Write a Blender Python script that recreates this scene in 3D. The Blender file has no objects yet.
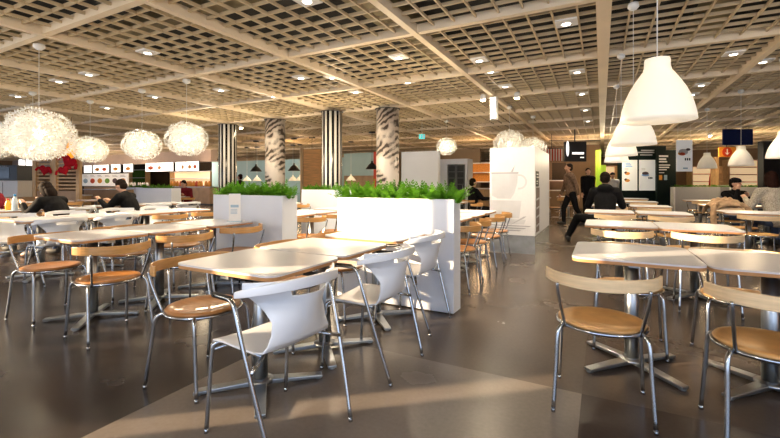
import bpy, bmesh, math, random
from mathutils import Vector, Matrix, Euler
C = bpy.context.scene.collection
SC = bpy.context.scene
R = math.radians
PI = math.pi
random.seed(7)

# ------------------------------------------------------------------ camera
TH = R(27.7); CT, ST = math.cos(TH), math.sin(TH)
F = 403.0; HC = 1.2; HY = 183.0
cam_d = bpy.data.cameras.new('camera'); cam = bpy.data.objects.new('camera', cam_d); C.objects.link(cam)
cam.location = (0, 0, HC); cam.rotation_euler = (R(90), 0, TH)
cam_d.sensor_width = 36; cam_d.lens = F / 780 * 36
cam_d.shift_y = -(219 - HY) / 780
cam_d.clip_start = 0.05; cam_d.clip_end = 200
SC.camera = cam
# ------------------------------------------------------------------ colour management
SC.view_settings.view_transform = 'Standard'; SC.view_settings.look = 'None'
SC.view_settings.gamma = 1; SC.view_settings.use_curve_mapping = False
SC.view_settings.exposure = -0.08
SC.cycles.max_bounces = 6; SC.cycles.diffuse_bounces = 4; SC.cycles.glossy_bounces = 3
SC.cycles.transmission_bounces = 4; SC.cycles.caustics_reflective = False; SC.cycles.caustics_refractive = False
SC.cycles.sample_clamp_indirect = 4
# ------------------------------------------------------------------ world (evening sky outside the windows)
w = bpy.data.worlds.new('world'); SC.world = w; w.use_nodes = True
bg = w.node_tree.nodes['Background']; bg.inputs[0].default_value = (0.62, 0.76, 1.0, 1); bg.inputs[1].default_value = 3.0
# low sun through the window wall behind the camera
sd = bpy.data.lights.new('sun', 'SUN'); sd.energy = 20.0; sd.angle = R(0.55); sd.color = (1, 0.74, 0.46)
sun = bpy.data.objects.new('sun', sd); C.objects.link(sun)
sun.rotation_euler = Vector((0.77, 0.63, -0.215)).to_track_quat('-Z', 'Y').to_euler()

# ------------------------------------------------------------------ geometry from sight lines
def W(px, py, d):
    u = (px - 390) / F * d
    return Vector((u * CT - d * ST, u * ST + d * CT, HC + (HY - py) / F * d))
def PY(px, py, Y):
    u = (px - 390) / F
    return W(px, py, Y / (u * ST + CT))

# ------------------------------------------------------------------ materials
M = {}
def mat(name, col, rough=0.5, metal=0.0, emit=None, es=0.0, var=0.0, scale=20.0, bump=0.0, spec=None, trans=0.0, stretch=None, coat=0.0):
    m = bpy.data.materials.new(name); m.use_nodes = True
    n = m.node_tree.nodes; l = m.node_tree.links; b = n['Principled BSDF']
    b.inputs['Base Color'].default_value = (*col, 1)
    b.inputs['Roughness'].default_value = rough; b.inputs['Metallic'].default_value = metal
    if spec is not None: b.inputs['Specular IOR Level'].default_value = spec
    if coat: b.inputs['Coat Weight'].default_value = coat
    if emit: b.inputs['Emission Color'].default_value = (*emit, 1); b.inputs['Emission Strength'].default_value = es
    if var or bump:
        tc = n.new('ShaderNodeTexCoord'); mp = n.new('ShaderNodeMapping'); nz = n.new('ShaderNodeTexNoise')
        if stretch: mp.inputs['Scale'].default_value = stretch
        nz.inputs['Scale'].default_value = scale; nz.inputs['Detail'].default_value = 6
        l.new(tc.outputs['Object'], mp.inputs[0]); l.new(mp.outputs[0], nz.inputs['Vector'])
        if var:
            r = n.new('ShaderNodeValToRGB')
            r.color_ramp.elements[0].position = .3; r.color_ramp.elements[1].position = .7
            r.color_ramp.elements[0].color = (*[c * (1 - var) for c in col], 1)
            r.color_ramp.elements[1].color = (*[min(1, c * (1 + var)) for c in col], 1)
            l.new(nz.outputs['Fac'], r.inputs[0]); l.new(r.outputs[0], b.inputs['Base Color'])
        if bump:
            bp = n.new('ShaderNodeBump'); bp.inputs['Strength'].default_value = bump; bp.inputs['Distance'].default_value = .01
            l.new(nz.outputs['Fac'], bp.inputs['Height']); l.new(bp.outputs[0], b.inputs['Normal'])
    if trans:
        out = n['Material Output']; tr = n.new('ShaderNodeBsdfTranslucent'); tr.inputs[0].default_value = (*col, 1)
        mx = n.new('ShaderNodeMixShader'); mx.inputs[0].default_value = trans
        l.new(b.outputs[0], mx.inputs[1]); l.new(tr.outputs[0], mx.inputs[2]); l.new(mx.outputs[0], out.inputs[0])
    M[name] = m
    return m
mat('chrome', (.44, .47, .51), .2, 1.0, var=.08, scale=8)
mat('steel', (.36, .39, .42), .33, 1.0, var=.1, scale=6)
mat('laminate', (.62, .62, .66), .32, var=.03, scale=3)
mat('plywood', (.45, .23, .09), .5, var=.15, scale=30, stretch=(1, 1, 12))
mat('beech', (.56, .30, .10), .38, var=.18, scale=9, stretch=(1, 1, 9), coat=.3)
mat('seat_wood', (.44, .19, .055), .34, var=.2, scale=6, stretch=(6, 1, 1), coat=.35)
mat('pale_birch', (.78, .58, .34), .42, var=.12, scale=9, stretch=(1, 1, 9), coat=.2)
mat('white_plastic', (.80, .83, .88), .3, var=.02, scale=4, coat=.3)
mat('white_paint', (.78, .82, .90), .45, var=.02, scale=2, bump=.02)
mat('ceiling_paint', (.82, .68, .49), .5, var=.06, scale=2)
mat('slat_paint', (.58, .46, .29), .5, var=.06, scale=2)
mat('plenum', (.012, .012, .012), .9, var=.3, scale=2)
mat('duct', (.22, .18, .10), .6, var=.2, scale=4)
mat('black_rubber', (.02, .02, .02), .7, var=.1)
mat('black_paint', (.015, .015, .017), .4, var=.2)
mat('shade_white', (.92, .90, .86), .5, trans=.4, var=.02)
mat('shade_lit', (.95, .92, .86), .5, trans=.4, var=.02, emit=(1, .93, .82), es=.30)
mat('petal', (.95, .94, .91), .6, trans=.45, var=.03, emit=(1, .93, .80), es=.07)
mat('cord_white', (.8, .8, .78), .5, var=.02)
mat('bulb', (1, .9, .7), .5, emit=(1, .82, .5), es=60)
mat('bulb_dim', (1, .9, .7), .5, emit=(1, .82, .5), es=8)
mat('lamp_lens', (1, .95, .85), .5, emit=(1, .9, .72), es=14)
mat('fern', (.11, .30, .02), .5, var=.5, scale=9, trans=.35, spec=.12)
mat('hedge_green', (.06, .14, .02), .6, var=.5, scale=9, spec=.12)
mat('soil', (.05, .03, .02), .9, var=.4, scale=40, bump=.5)
mat('skin', (.62, .36, .25), .5, var=.06)
mat('skin_dark', (.40, .22, .14), .5, var=.06)
mat('hair_dark', (.012, .007, .005), .7, var=.5, scale=60, stretch=(1, 1, .2), spec=.08)
mat('hair_auburn', (.018, .006, .004), .7, var=.5, scale=60, stretch=(1, 1, .2), spec=.08)
mat('cloth_black', (.006, .006, .007), .8, var=.4, scale=30, bump=.2, spec=.12)
mat('cloth_red', (.22, .02, .03), .8, var=.3, scale=30, bump=.2, spec=.12)
mat('cloth_grey', (.40, .36, .30), .9, var=.45, scale=70, bump=.4, spec=.12)
mat('cloth_brown', (.14, .09, .06), .9, var=.4, scale=25, bump=.3, spec=.12)
mat('cloth_khaki', (.42, .28, .17), .9, var=.3, scale=14, bump=.5, spec=.12)
mat('cloth_white', (.75, .75, .74), .8, var=.1, scale=14, bump=.2, spec=.12)
mat('denim', (.05, .07, .13), .85, var=.3, scale=50, spec=.12)
mat('heart_red', (.42, .01, .02), .8, var=.2, scale=30, bump=.2, spec=.12)
mat('orange_shade', (.9, .30, .02), .5, emit=(1, .3, .02), es=1.2, var=.1)
mat('bulkhead', (.62, .47, .38), .7, var=.05, scale=2)
mat('wall_warm', (.30, .19, .11), .8, var=.15, scale=1.2)
mat('wall_beige', (.40, .29, .18), .8, var=.08, scale=1)
mat('wall_blue', (.34, .52, .58), .8, var=.06, scale=1)
mat('wall_dark', (.05, .035, .025), .8, var=.3, scale=1, spec=.12)
mat('wood_panel', (.80, .44, .16), .5, var=.25, scale=3, stretch=(1, 1, 14))
mat('post_wood', (.55, .36, .18), .5, var=.2, scale=5, stretch=(6, 6, 1))
mat('counter_brown', (.33, .22, .14), .6, var=.2, scale=3)
mat('grey_panel', (.42, .42, .43), .5, var=.05)
mat('clear_base', (.42, .46, .52), .15, .55, var=.25, scale=5)
mat('stand_white', (.72, .72, .74), .4, var=.02)
mat('print_grey', (.55, .56, .59), .5, var=.1, scale=3)
mat('print_mid', (.38, .38, .42), .5, var=.1, scale=3)
mat('print_brown', (.16, .12, .11), .5, var=.2, scale=3)
mat('screen_white', (.9, .88, .85), .4, emit=(1, .93, .85), es=1.6)
mat('poster_white', (.80, .79, .76), .5, emit=(1, .97, .9), es=.25)
mat('sign_dark', (.005, .012, .011), .4, var=.2, spec=.12)
mat('navy', (.01, .02, .09), .6, var=.1, spec=.12)
mat('red_sign', (.55, .04, .01), .5, var=.1)
mat('teal_sign', (.05, .55, .55), .5, emit=(.1, .8, .8), es=.8)
mat('lime', (.42, .65, .04), .5, emit=(.5, .8, .05), es=.25)
mat('food_red', (.55, .08, .03), .5, var=.4, scale=60)
mat('food_orange', (.75, .30, .04), .5, var=.4, scale=60)
mat('food_green', (.15, .35, .05), .6, var=.4, scale=60)
mat('food_dark', (.08, .05, .06), .5, var=.4, scale=60)
mat('sky_print', (.35, .55, .9), .5, var=.1)
mat('white_flat', (.85, .84, .82), .5, var=.02)
mat('ceramic', (.85, .84, .82), .2, var=.02)
mat('bottle_clear', (.55, .68, .75), .1, var=.05, coat=.5)
mat('cap_blue', (.02, .25, .55), .4, var=.05)
mat('ketchup', (.6, .03, .02), .3, var=.05)
mat('mustard', (.8, .42, .03), .3, var=.05)
mat('can_green', (.2, .5, .1), .3, var=.05)
mat('menu_blue', (.35, .50, .62), .5, var=.05)
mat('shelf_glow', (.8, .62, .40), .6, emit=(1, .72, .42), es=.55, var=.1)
mat('yellow_edge', (.75, .55, .05), .5, var=.1)
mat('glass_dark', (.05, .055, .06), .08, .3, var=.1)
mat('frame_dark', (.08, .085, .09), .4, var=.1)

# floor: polished concrete in large square bays of different grey
def floor_mat():
    m = bpy.data.materials.new('polished_concrete'); m.use_nodes = True
    n = m.node_tree.nodes; l = m.node_tree.links; b = n['Principled BSDF']
    tc = n.new('ShaderNodeTexCoord'); sep = n.new('ShaderNodeSeparateXYZ'); l.new(tc.outputs['Object'], sep.inputs[0])
    def gt(out, v):
        q = n.new('ShaderNodeMath'); q.operation = 'GREATER_THAN'; l.new(out, q.inputs[0]); q.inputs[1].default_value = v; return q.outputs[0]
    def mul(a, c):
        q = n.new('ShaderNodeMath'); q.operation = 'MULTIPLY'; l.new(a, q.inputs[0]); l.new(c, q.inputs[1]); return q.outputs[0]
    def inv(a):
        q = n.new('ShaderNodeMath'); q.operation = 'SUBTRACT'; q.inputs[0].default_value = 1; l.new(a, q.inputs[1]); return q.outputs[0]
    x, y = sep.outputs[0], sep.outputs[1]
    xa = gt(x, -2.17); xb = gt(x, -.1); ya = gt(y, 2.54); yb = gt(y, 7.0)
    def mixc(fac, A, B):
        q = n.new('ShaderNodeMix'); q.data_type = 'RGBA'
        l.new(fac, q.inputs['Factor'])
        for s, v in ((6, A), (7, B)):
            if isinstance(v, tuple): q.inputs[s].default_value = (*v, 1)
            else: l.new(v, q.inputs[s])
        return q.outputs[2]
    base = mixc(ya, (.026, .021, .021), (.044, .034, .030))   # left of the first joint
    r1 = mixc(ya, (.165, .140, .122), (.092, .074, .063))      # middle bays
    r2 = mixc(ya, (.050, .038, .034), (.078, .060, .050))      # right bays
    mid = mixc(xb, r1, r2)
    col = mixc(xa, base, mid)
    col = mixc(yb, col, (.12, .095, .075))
    nz = n.new('ShaderNodeTexNoise'); nz.inputs['Scale'].default_value = 1.6; nz.inputs['Detail'].default_value = 8; l.new(tc.outputs['Object'], nz.inputs['Vector'])
    nf = n.new('ShaderNodeTexNoise'); nf.inputs['Scale'].default_value = 45; nf.inputs['Detail'].default_value = 4; l.new(tc.outputs['Object'], nf.inputs['Vector'])
    mr = n.new('ShaderNodeMapRange'); mr.inputs[3].default_value = .8; mr.inputs[4].default_value = 1.2; l.new(nz.outputs[0], mr.inputs[0])
    mf = n.new('ShaderNodeMapRange'); mf.inputs[3].default_value = .85; mf.inputs[4].default_value = 1.15; l.new(nf.outputs[0], mf.inputs[0])
    vm = n.new('ShaderNodeVectorMath'); vm.operation = 'SCALE'; l.new(col, vm.inputs[0]); l.new(mul(mr.outputs[0], mf.outputs[0]), vm.inputs['Scale'])
    l.new(vm.outputs[0], b.inputs['Base Color'])
    rr = n.new('ShaderNodeMapRange'); b.inputs['Specular IOR Level'].default_value = .32
    rr.inputs[3].default_value = .16; rr.inputs[4].default_value = .34; l.new(nz.outputs[0], rr.inputs[0]); l.new(rr.outputs[0], b.inputs['Roughness'])
    bp = n.new('ShaderNodeBump'); bp.inputs['Strength'].default_value = .05; bp.inputs['Distance'].default_value = .01; l.new(nz.outputs[0], bp.inputs['Height']); l.new(bp.outputs[0], b.inputs['Normal'])
    return m
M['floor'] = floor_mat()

def stripe_mat(name, nst, A, B, rough=.25):
    m = bpy.data.materials.new(name); m.use_nodes = True
    n = m.node_tree.nodes; l = m.node_tree.links; b = n['Principled BSDF']
    tc = n.new('ShaderNodeTexCoord'); sep = n.new('ShaderNodeSeparateXYZ'); l.new(tc.outputs['Object'], sep.inputs[0])
    at = n.new('ShaderNodeMath'); at.operation = 'ARCTAN2'; l.new(sep.outputs[1], at.inputs[0]); l.new(sep.outputs[0], at.inputs[1])
    mu = n.new('ShaderNodeMath'); mu.operation = 'MULTIPLY'; mu.inputs[1].default_value = nst / (2 * PI); l.new(at.outputs[0], mu.inputs[0])
    ad = n.new('ShaderNodeMath'); ad.operation = 'ADD'; ad.inputs[1].default_value = 100; l.new(mu.outputs[0], ad.inputs[0])
    fr = n.new('ShaderNodeMath'); fr.operation = 'FRACT'; l.new(ad.outputs[0], fr.inputs[0])
    g = n.new('ShaderNodeMath'); g.operation = 'GREATER_THAN'; g.inputs[1].default_value = .5; l.new(fr.outputs[0], g.inputs[0])
    mx = n.new('ShaderNodeMix'); mx.data_type = 'RGBA'; l.new(g.outputs[0], mx.inputs['Factor']); mx.inputs[6].default_value = (*A, 1); mx.inputs[7].default_value = (*B, 1)
    l.new(mx.outputs[2], b.inputs['Base Color']); b.inputs['Roughness'].default_value = rough
    M[name] = m
stripe_mat('stripes', 13, (.012, .012, .012), (.82, .80, .76))
def botanic_mat():
    m = bpy.data.materials.new('botanic_print'); m.use_nodes = True
    n = m.node_tree.nodes; l = m.node_tree.links; b = n['Principled BSDF']
    tc = n.new('ShaderNodeTexCoord'); mp = n.new('ShaderNodeMapping'); mp.inputs['Rotation'].default_value = (.6, .5, .3); mp.inputs['Scale'].default_value = (1.2, 1.2, 1.0)
    l.new(tc.outputs['Object'], mp.inputs[0])
    wv = n.new('ShaderNodeTexWave'); wv.wave_type = 'RINGS'; wv.inputs['Scale'].default_value = 2.2; wv.inputs['Distortion'].default_value = 11; wv.inputs['Detail'].default_value = 6; l.new(mp.outputs[0], wv.inputs['Vector'])
    nz = n.new('ShaderNodeTexNoise'); nz.inputs['Scale'].default_value = 1.9; nz.inputs['Detail'].default_value = 8; l.new(mp.outputs[0], nz.inputs['Vector'])
    r1 = n.new('ShaderNodeValToRGB'); r1.color_ramp.elements[0].position = .25; r1.color_ramp.elements[1].position = .7
    r1.color_ramp.elements[0].color = (.06, .045, .035, 1); r1.color_ramp.elements[1].color = (.55, .48, .42, 1); l.new(wv.outputs[0], r1.inputs[0])
    r2 = n.new('ShaderNodeValToRGB'); r2.color_ramp.elements[0].position = .50; r2.color_ramp.elements[1].position = .60; l.new(nz.outputs[0], r2.inputs[0])
    mx = n.new('ShaderNodeMix'); mx.data_type = 'RGBA'; l.new(r2.outputs[0], mx.inputs['Factor']); l.new(r1.outputs[0], mx.inputs[6]); mx.inputs[7].default_value = (.72, .66, .60, 1)
    l.new(mx.outputs[2], b.inputs['Base Color']); b.inputs['Roughness'].default_value = .3
    M['botanic'] = m
botanic_mat()

# ------------------------------------------------------------------ mesh builder
class MB:
    def __init__(s): s.v = []; s.f = []; s.sm = []
    def add(s, vs, fs, smooth=False):
        o = len(s.v); s.v += [tuple(v) for v in vs]; s.f += [tuple(i + o for i in f) for f in fs]; s.sm += [smooth] * len(fs); return s
    def box(s, x0, x1, y0, y1, z0, z1):
        vs = [(x, y, z) for z in (z0, z1) for y in (y0, y1) for x in (x0, x1)]
        return s.add(vs, [(0, 2, 3, 1), (4, 5, 7, 6), (0, 1, 5, 4), (2, 6, 7, 3), (0, 4, 6, 2), (1, 3, 7, 5)])
    def tube(s, pts, r, n=8, smooth=True, caps=True):
        pts = [Vector(p) for p in pts]; rs = r if isinstance(r, (list, tuple)) else [r] * len(pts)
        vs = []; prev = None
        for i, p in enumerate(pts):
            t = (pts[min(i + 1, len(pts) - 1)] - pts[max(i - 1, 0)]).normalized()
            a = Vector((0, 0, 1)) if abs(t.z) < .9 else Vector((1, 0, 0))
            if prev is not None: a = prev
            u = t.cross(a).normalized(); prev = u.cross(t).normalized(); v = prev
            for k in range(n):
                q = 2 * PI * k / n; vs.append(p + (u * math.cos(q) + v * math.sin(q)) * rs[i])
        fs = []
        for i in range(len(pts) - 1):
            for k in range(n): fs.append((i * n + k, i * n + (k + 1) % n, (i + 1) * n + (k + 1) % n, (i + 1) * n + k))
        if caps: fs += [tuple(range(n))[::-1], tuple((len(pts) - 1) * n + k for k in range(n))]
        return s.add(vs, fs, smooth)
    def ring(s, R1, r, z, n=28, m=8, sx=1, sy=1):
        vs = []; fs = []
        for i in range(n):
            a = 2 * PI * i / n
            for k in range(m):
                b = 2 * PI * k / m; rr = R1 + r * math.cos(b); vs.append((rr * math.cos(a) * sx, rr * math.sin(a) * sy, z + r * math.sin(b)))
        for i in range(n):
            for k in range(m): fs.append((i * m + k, ((i + 1) % n) * m + k, ((i + 1) % n) * m + (k + 1) % m, i * m + (k + 1) % m))
        return s.add(vs, fs, True)
    def lathe(s, prof, n=32, c=(0, 0, 0), smooth=True, sx=1, sy=1):
        vs = []; fs = []
        for (r, z) in prof:
            for k in range(n):
                a = 2 * PI * k / n; vs.append((c[0] + r * math.cos(a) * sx, c[1] + r * math.sin(a) * sy, c[2] + z))
        for i in range(len(prof) - 1):
            for k in range(n): fs.append((i * n + k, i * n + (k + 1) % n, (i + 1) * n + (k + 1) % n, (i + 1) * n + k))
        if prof[0][0] > 0: fs.append(tuple(range(n))[::-1])
        if prof[-1][0] > 0: fs.append(tuple((len(prof) - 1) * n + k for k in range(n)))
        return s.add(vs, fs, smooth)
    def prism(s, poly, z0, z1):       # poly in xy
        n = len(poly); vs = [(x, y, z0) for x, y in poly] + [(x, y, z1) for x, y in poly]
        fs = [tuple(range(n))[::-1], tuple(range(n, 2 * n))] + [(i, (i + 1) % n, n + (i + 1) % n, n + i) for i in range(n)]
        return s.add(vs, fs)
    def prism_xz(s, poly, y0, y1):
        n = len(poly); vs = [(x, y0, z) for x, z in poly] + [(x, y1, z) for x, z in poly]
        fs = [tuple(range(n)), tuple(range(n, 2 * n))[::-1]] + [(i, n + i, n + (i + 1) % n, (i + 1) % n) for i in range(n)]
        return s.add(vs, fs)
    def ell(s, c, rx, ry, rz, n=14, m=9):
        vs = []; fs = []
        for i in range(m + 1):
            t = PI * i / m
            for k in range(n):
                a = 2 * PI * k / n; vs.append((c[0] + rx * math.sin(t) * math.cos(a), c[1] + ry * math.sin(t) * math.sin(a), c[2] + rz * math.cos(t)))
        for i in range(m):
            for k in range(n): fs.append((i * n + k, (i + 1) * n + k, (i + 1) * n + (k + 1) % n, i * n + (k + 1) % n))
        return s.add(vs, fs, True)
    def mesh(s, name):
        me = bpy.data.meshes.new(name); me.from_pydata(s.v, [], s.f)
        me.polygons.foreach_set('use_smooth', s.sm); me.validate(); me.update()
        bm = bmesh.new(); bm.from_mesh(me); bmesh.ops.remove_doubles(bm, verts=bm.verts, dist=1e-6); bmesh.ops.recalc_face_normals(bm, faces=bm.faces); bm.to_mesh(me); bm.free()
        return me
    def build(s, name, m, parent=None, loc=None, rz=0, bevel=0, seg=2):
        me = s.mesh(name); me.materials.append(M[m] if isinstance(m, str) else m)
        o = bpy.data.objects.new(name, me); C.objects.link(o)
        if parent: o.parent = parent
        if loc is not None: o.location = loc
        o.rotation_euler.z = rz
        if bevel:
            b = o.modifiers.new('bevel', 'BEVEL'); b.width = bevel; b.segments = seg; b.limit_method = 'ANGLE'; b.angle_limit = R(40)
        return o
def rrect(hx, hy, r, n=5):
    out = []
    for cx, cy, a0 in ((hx - r, hy - r, 0), (-hx + r, hy - r, 90), (-hx + r, -hy + r, 180), (hx - r, -hy + r, 270)):
        for k in range(n + 1):
            a = R(a0 + 90 * k / n); out.append((cx + r * math.cos(a), cy + r * math.sin(a)))
    return out
def tag(o, label, cat, group=None):
    o['label'] = label; o['category'] = cat
    if group: o['group'] = group
    return o
def thing(name, label, cat, loc=(0, 0, 0), rz=0, group=None):
    o = bpy.data.objects.new(name, None); C.objects.link(o); o.location = loc; o.rotation_euler.z = rz
    return tag(o, label, cat, group)
def struct(o): o['kind'] = 'structure'; return o
KIDS = {}
def kids(o):
    return [c for c in bpy.data.objects if c.parent == o]
def copy_tree(o, loc, rz, label, group=None):
    if o.name not in KIDS: KIDS[o.name] = [(c, kids(c)) for c in kids(o)]
    r = o.copy(); C.objects.link(r); r.location = loc; r.rotation_euler.z = rz
    r['label'] = label
    if group: r['group'] = group
    for ch, gs in KIDS[o.name]:
        c = ch.copy(); C.objects.link(c); c.parent = r
        for g in gs:
            d = g.copy(); C.objects.link(d); d.parent = c
    return r
def bez(pts, n=6):   # Catmull-Rom smoothing
    P = [Vector(p) for p in pts]; P = [P[0] * 2 - P[1]] + P + [P[-1] * 2 - P[-2]]; out = []
    for i in range(1, len(P) - 2):
        for k in range(n):
            t = k / n
            out.append(.5 * ((2 * P[i]) + (P[i + 1] - P[i - 1]) * t + (2 * P[i - 1] - 5 * P[i] + 4 * P[i + 1] - P[i + 2]) * t * t + (3 * P[i] - P[i - 1] - 3 * P[i + 1] + P[i + 2]) * t ** 3))
    out.append(P[-2]); return out

# ================================================================== STRUCTURE
XL, XR, YB, YF, ZC = -42.0, 14.0, -1.2, 31.0, 3.0
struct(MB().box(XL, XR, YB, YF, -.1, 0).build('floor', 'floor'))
struct(MB().box(XL, XR, YB, YF, 4.0, 4.1).build('ceiling', 'plenum'))
gx0 = 0.02 - 1.99 * 21
g = MB(); k = 0; x = gx0
while x < XR:
    if k % 8: g.box(x - .009, x + .009, YB, YF, ZC + .02, ZC + .055)
    x += 1.99 / 8; k += 1
struct(g.build('ceiling', 'slat_paint'))
g = MB(); k = 0; y = 6.45 - 2.04 * 4
while y < YF:
    if k % 9 and y > YB: g.box(XL, XR, y - .010, y + .010, ZC + .03, ZC + .066)
    y += 2.04 / 9; k += 1
struct(g.build('ceiling', 'slat_paint'))
ti = 0
x = gx0
while x < XR:
    ti += 1; wd = .040 if abs(x - .02) > .1 else .070
    struct(MB().box(x - wd, x + wd, YB, YF, ZC - .03, ZC + .08).build('trim_%d' % ti, 'ceiling_paint')); x += 1.99
y = 6.45 - 2.04 * 4
while y < YF:
    ti += 1
    struct(MB().box(XL, XR, y - .040, y + .040, ZC - .02, ZC + .08).build('trim_%d' % ti, 'ceiling_paint')); y += 2.04
# ducts above the lattice
g = MB(); g.box(-9.5, -8.9, YB, YF, 3.45, 3.85); g.box(-2.9, -2.5, YB, YF, 3.5, 3.8); g.box(XL, XR, 10.2, 10.7, 3.3, 3.7); g.box(1.2, 1.5, YB, YF, 3.4, 3.7); g.box(XL, XR, 3.3, 3.5, 3.35, 3.5)
struct(g.build('trim_90', 'duct'))
# walls
struct(MB().box(XL - .2, XL, YB, YF, 0, 4).build('wall_left', 'wall_warm'))
struct(MB().box(XR, XR + .2, YB, YF, 0, 4).build('wall_right', 'wall_warm'))
struct(MB().box(XL - .2, XR + .2, YF, YF + .2, 0, 4).build('wall_far', 'wall_warm'))
# window wall behind the camera: sill, head, mullions
g = MB(); g.box(XL, XR, YB - .2, YB, 0, .25); g.box(XL, XR, YB - .2, YB, 3.05, 4.1)
for x0, x1 in ((-10.45, -8.55), (-18.5, -15.0), (-6.05, -5.30), (-4.48, -2.2), (-4.82, -4.68)): g.box(x0, x1, YB - .2, YB, .25, 3.05)  # unseen piers, added to shade the left planter and block sun between floor streaks
struct(g.build('wall_window', 'white_paint'))
g = MB(); x = XL
while x < XR:
    g.box(x - .05, x + .05, YB - .15, YB - .05, .25, 3.05); x += 1.45
for x in (-6.28, -6.50, -6.72, -7.05, -7.25, -7.60, -7.85): g.box(x - .03, x + .03, YB - .15, YB - .05, .25, 1.80)  # low unseen posts, added to cut the sun into streaks on the floor
for z in (1.83, 2.95): g.box(XL, XR, YB - .13, YB - .07, z - .03, z + .03)
struct(g.build('window_1', 'frame_dark'))

# ================================================================== TABLES
TZ = .745
def make_table(hx, hy, label, wide=False):
    t = thing('cafe_table', label, 'table')
    MB().prism(rrect(hx, hy, .068), TZ - .010, TZ).build('tabletop', 'laminate', t)
    e = MB().prism(rrect(hx - .001, hy - .001, .068), TZ - .028, TZ - .010).build('edge_band', 'plywood', t)
    g = MB()
    for sx, sy in ((1, 1), (-1, -1)): pass
    g.box(-.30, .30, -.03, .03, TZ - .06, TZ - .028); g.box(-.03, .03, -.26, .26, TZ - .058, TZ - .028)
    g.build('support_arms', 'steel', t)
    MB().lathe([(.041, .03), (.041, TZ - .06)], 20).build('pedestal', 'steel', t)
    MB().lathe([(.075, .03), (.075, .045), (.05, .055)], 20).build('collar', 'steel', t)
    for a in (45, 135, 225, 315):
        g = MB()
        c, s_ = math.cos(R(a)), math.sin(R(a))
        def P(d, wv, z): return (c * d - s_ * wv, s_ * d + c * wv, z)
        vs = [P(0, -.035, .022), P(0, .035, .022), P(0, .035, .05), P(0, -.035, .05), P(.36, -.028, .008), P(.36, .028, .008), P(.36, .028, .026), P(.36, -.028, .026)]
        g.add(vs, [(0, 1, 2, 3), (4, 7, 6, 5), (0, 4, 5, 1), (1, 5, 6, 2), (2, 6, 7, 3), (3, 7, 4, 0)])
        g.lathe([(.022, 0), (.022, .010)], 10, P(.34, 0, 0))
        g.build('foot', 'steel', t, bevel=.004)
    return t

# ================================================================== CHAIRS (seat centre at origin, facing +y)
def make_wood_chair(label, back='beech', seat='seat_wood'):
    t = thing('round_seat_chair', label, 'chair')
    g = MB(); g.lathe([(0, .448), (.10, .450), (.17, .455), (.205, .462), (.228, .460), (.234, .452), (.228, .443), (.2, .440), (0, .438)], 36, sx=1.0, sy=.96); g.build('seat', seat, t)
    MB().ring(.236, .0105, .437, 36, 8, 1.0, .96).build('seat_ring', 'chrome', t)
    for sx in (-1, 1):
        pts = bez([(sx * .19, -.13, .437), (sx * .213, -.155, .425), (sx * .226, -.175, .38), (sx * .232, -.195, .25), (sx * .245, -.235, .012)], 5)
        g = MB().tube(pts, .0115, 10); g.tube([(sx * .2452, -.2355, .0), (sx * .2448, -.234, .02)], .0118, 10); g.build('leg', 'chrome', t)
        pts = bez([(sx * .185, .13, .437), (sx * .208, .150, .425), (sx * .218, .165, .38), (sx * .224, .178, .25), (sx * .236, .205, .012)], 5)
        g = MB().tube(pts, .0115, 10); g.tube([(sx * .2362, .2055, .0), (sx * .2358, .204, .02)], .0118, 10); g.build('leg', 'chrome', t)
        MB().tube(bez([(sx * .185, -.145, .43), (sx * .205, -.19, .54), (sx * .222, -.222, .64), (sx * .224, -.226, .678)], 4), .0095, 8).build('back_support', 'chrome', t)
    # bent backrest band
    vs = []; fs = []; N = 26; hz = .032
    for i in range(N + 1):
        q = R(-80 + 160 * i / N); e = abs(i / N * 2 - 1)
        x = .295 * math.sin(q); y = -.02 - .265 * math.cos(q) ** .9
        nx, ny = math.sin(q), -math.cos(q)
        for k, (o_, z) in enumerate(((0, -1), (0, 1), (.014, 1), (.014, -1))):
            vs.append((x + nx * (o_ - .007) , y + ny * (o_ - .007), .694 + z * hz * (1 - .10 * e ** 4) + .010 * e))
    for i in range(N):
        for k in range(4): fs.append((i * 4 + k, i * 4 + (k + 1) % 4, (i + 1) * 4 + (k + 1) % 4, (i + 1) * 4 + k))
    fs += [(3, 2, 1, 0), tuple(N * 4 + k for k in range(4))]
    MB().add(vs, fs, False).build('backrest', back, t, bevel=.004)
    for c in kids(t): c.data.transform(Matrix.Diagonal((.93, .93, 1, 1)))
    return t

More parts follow.
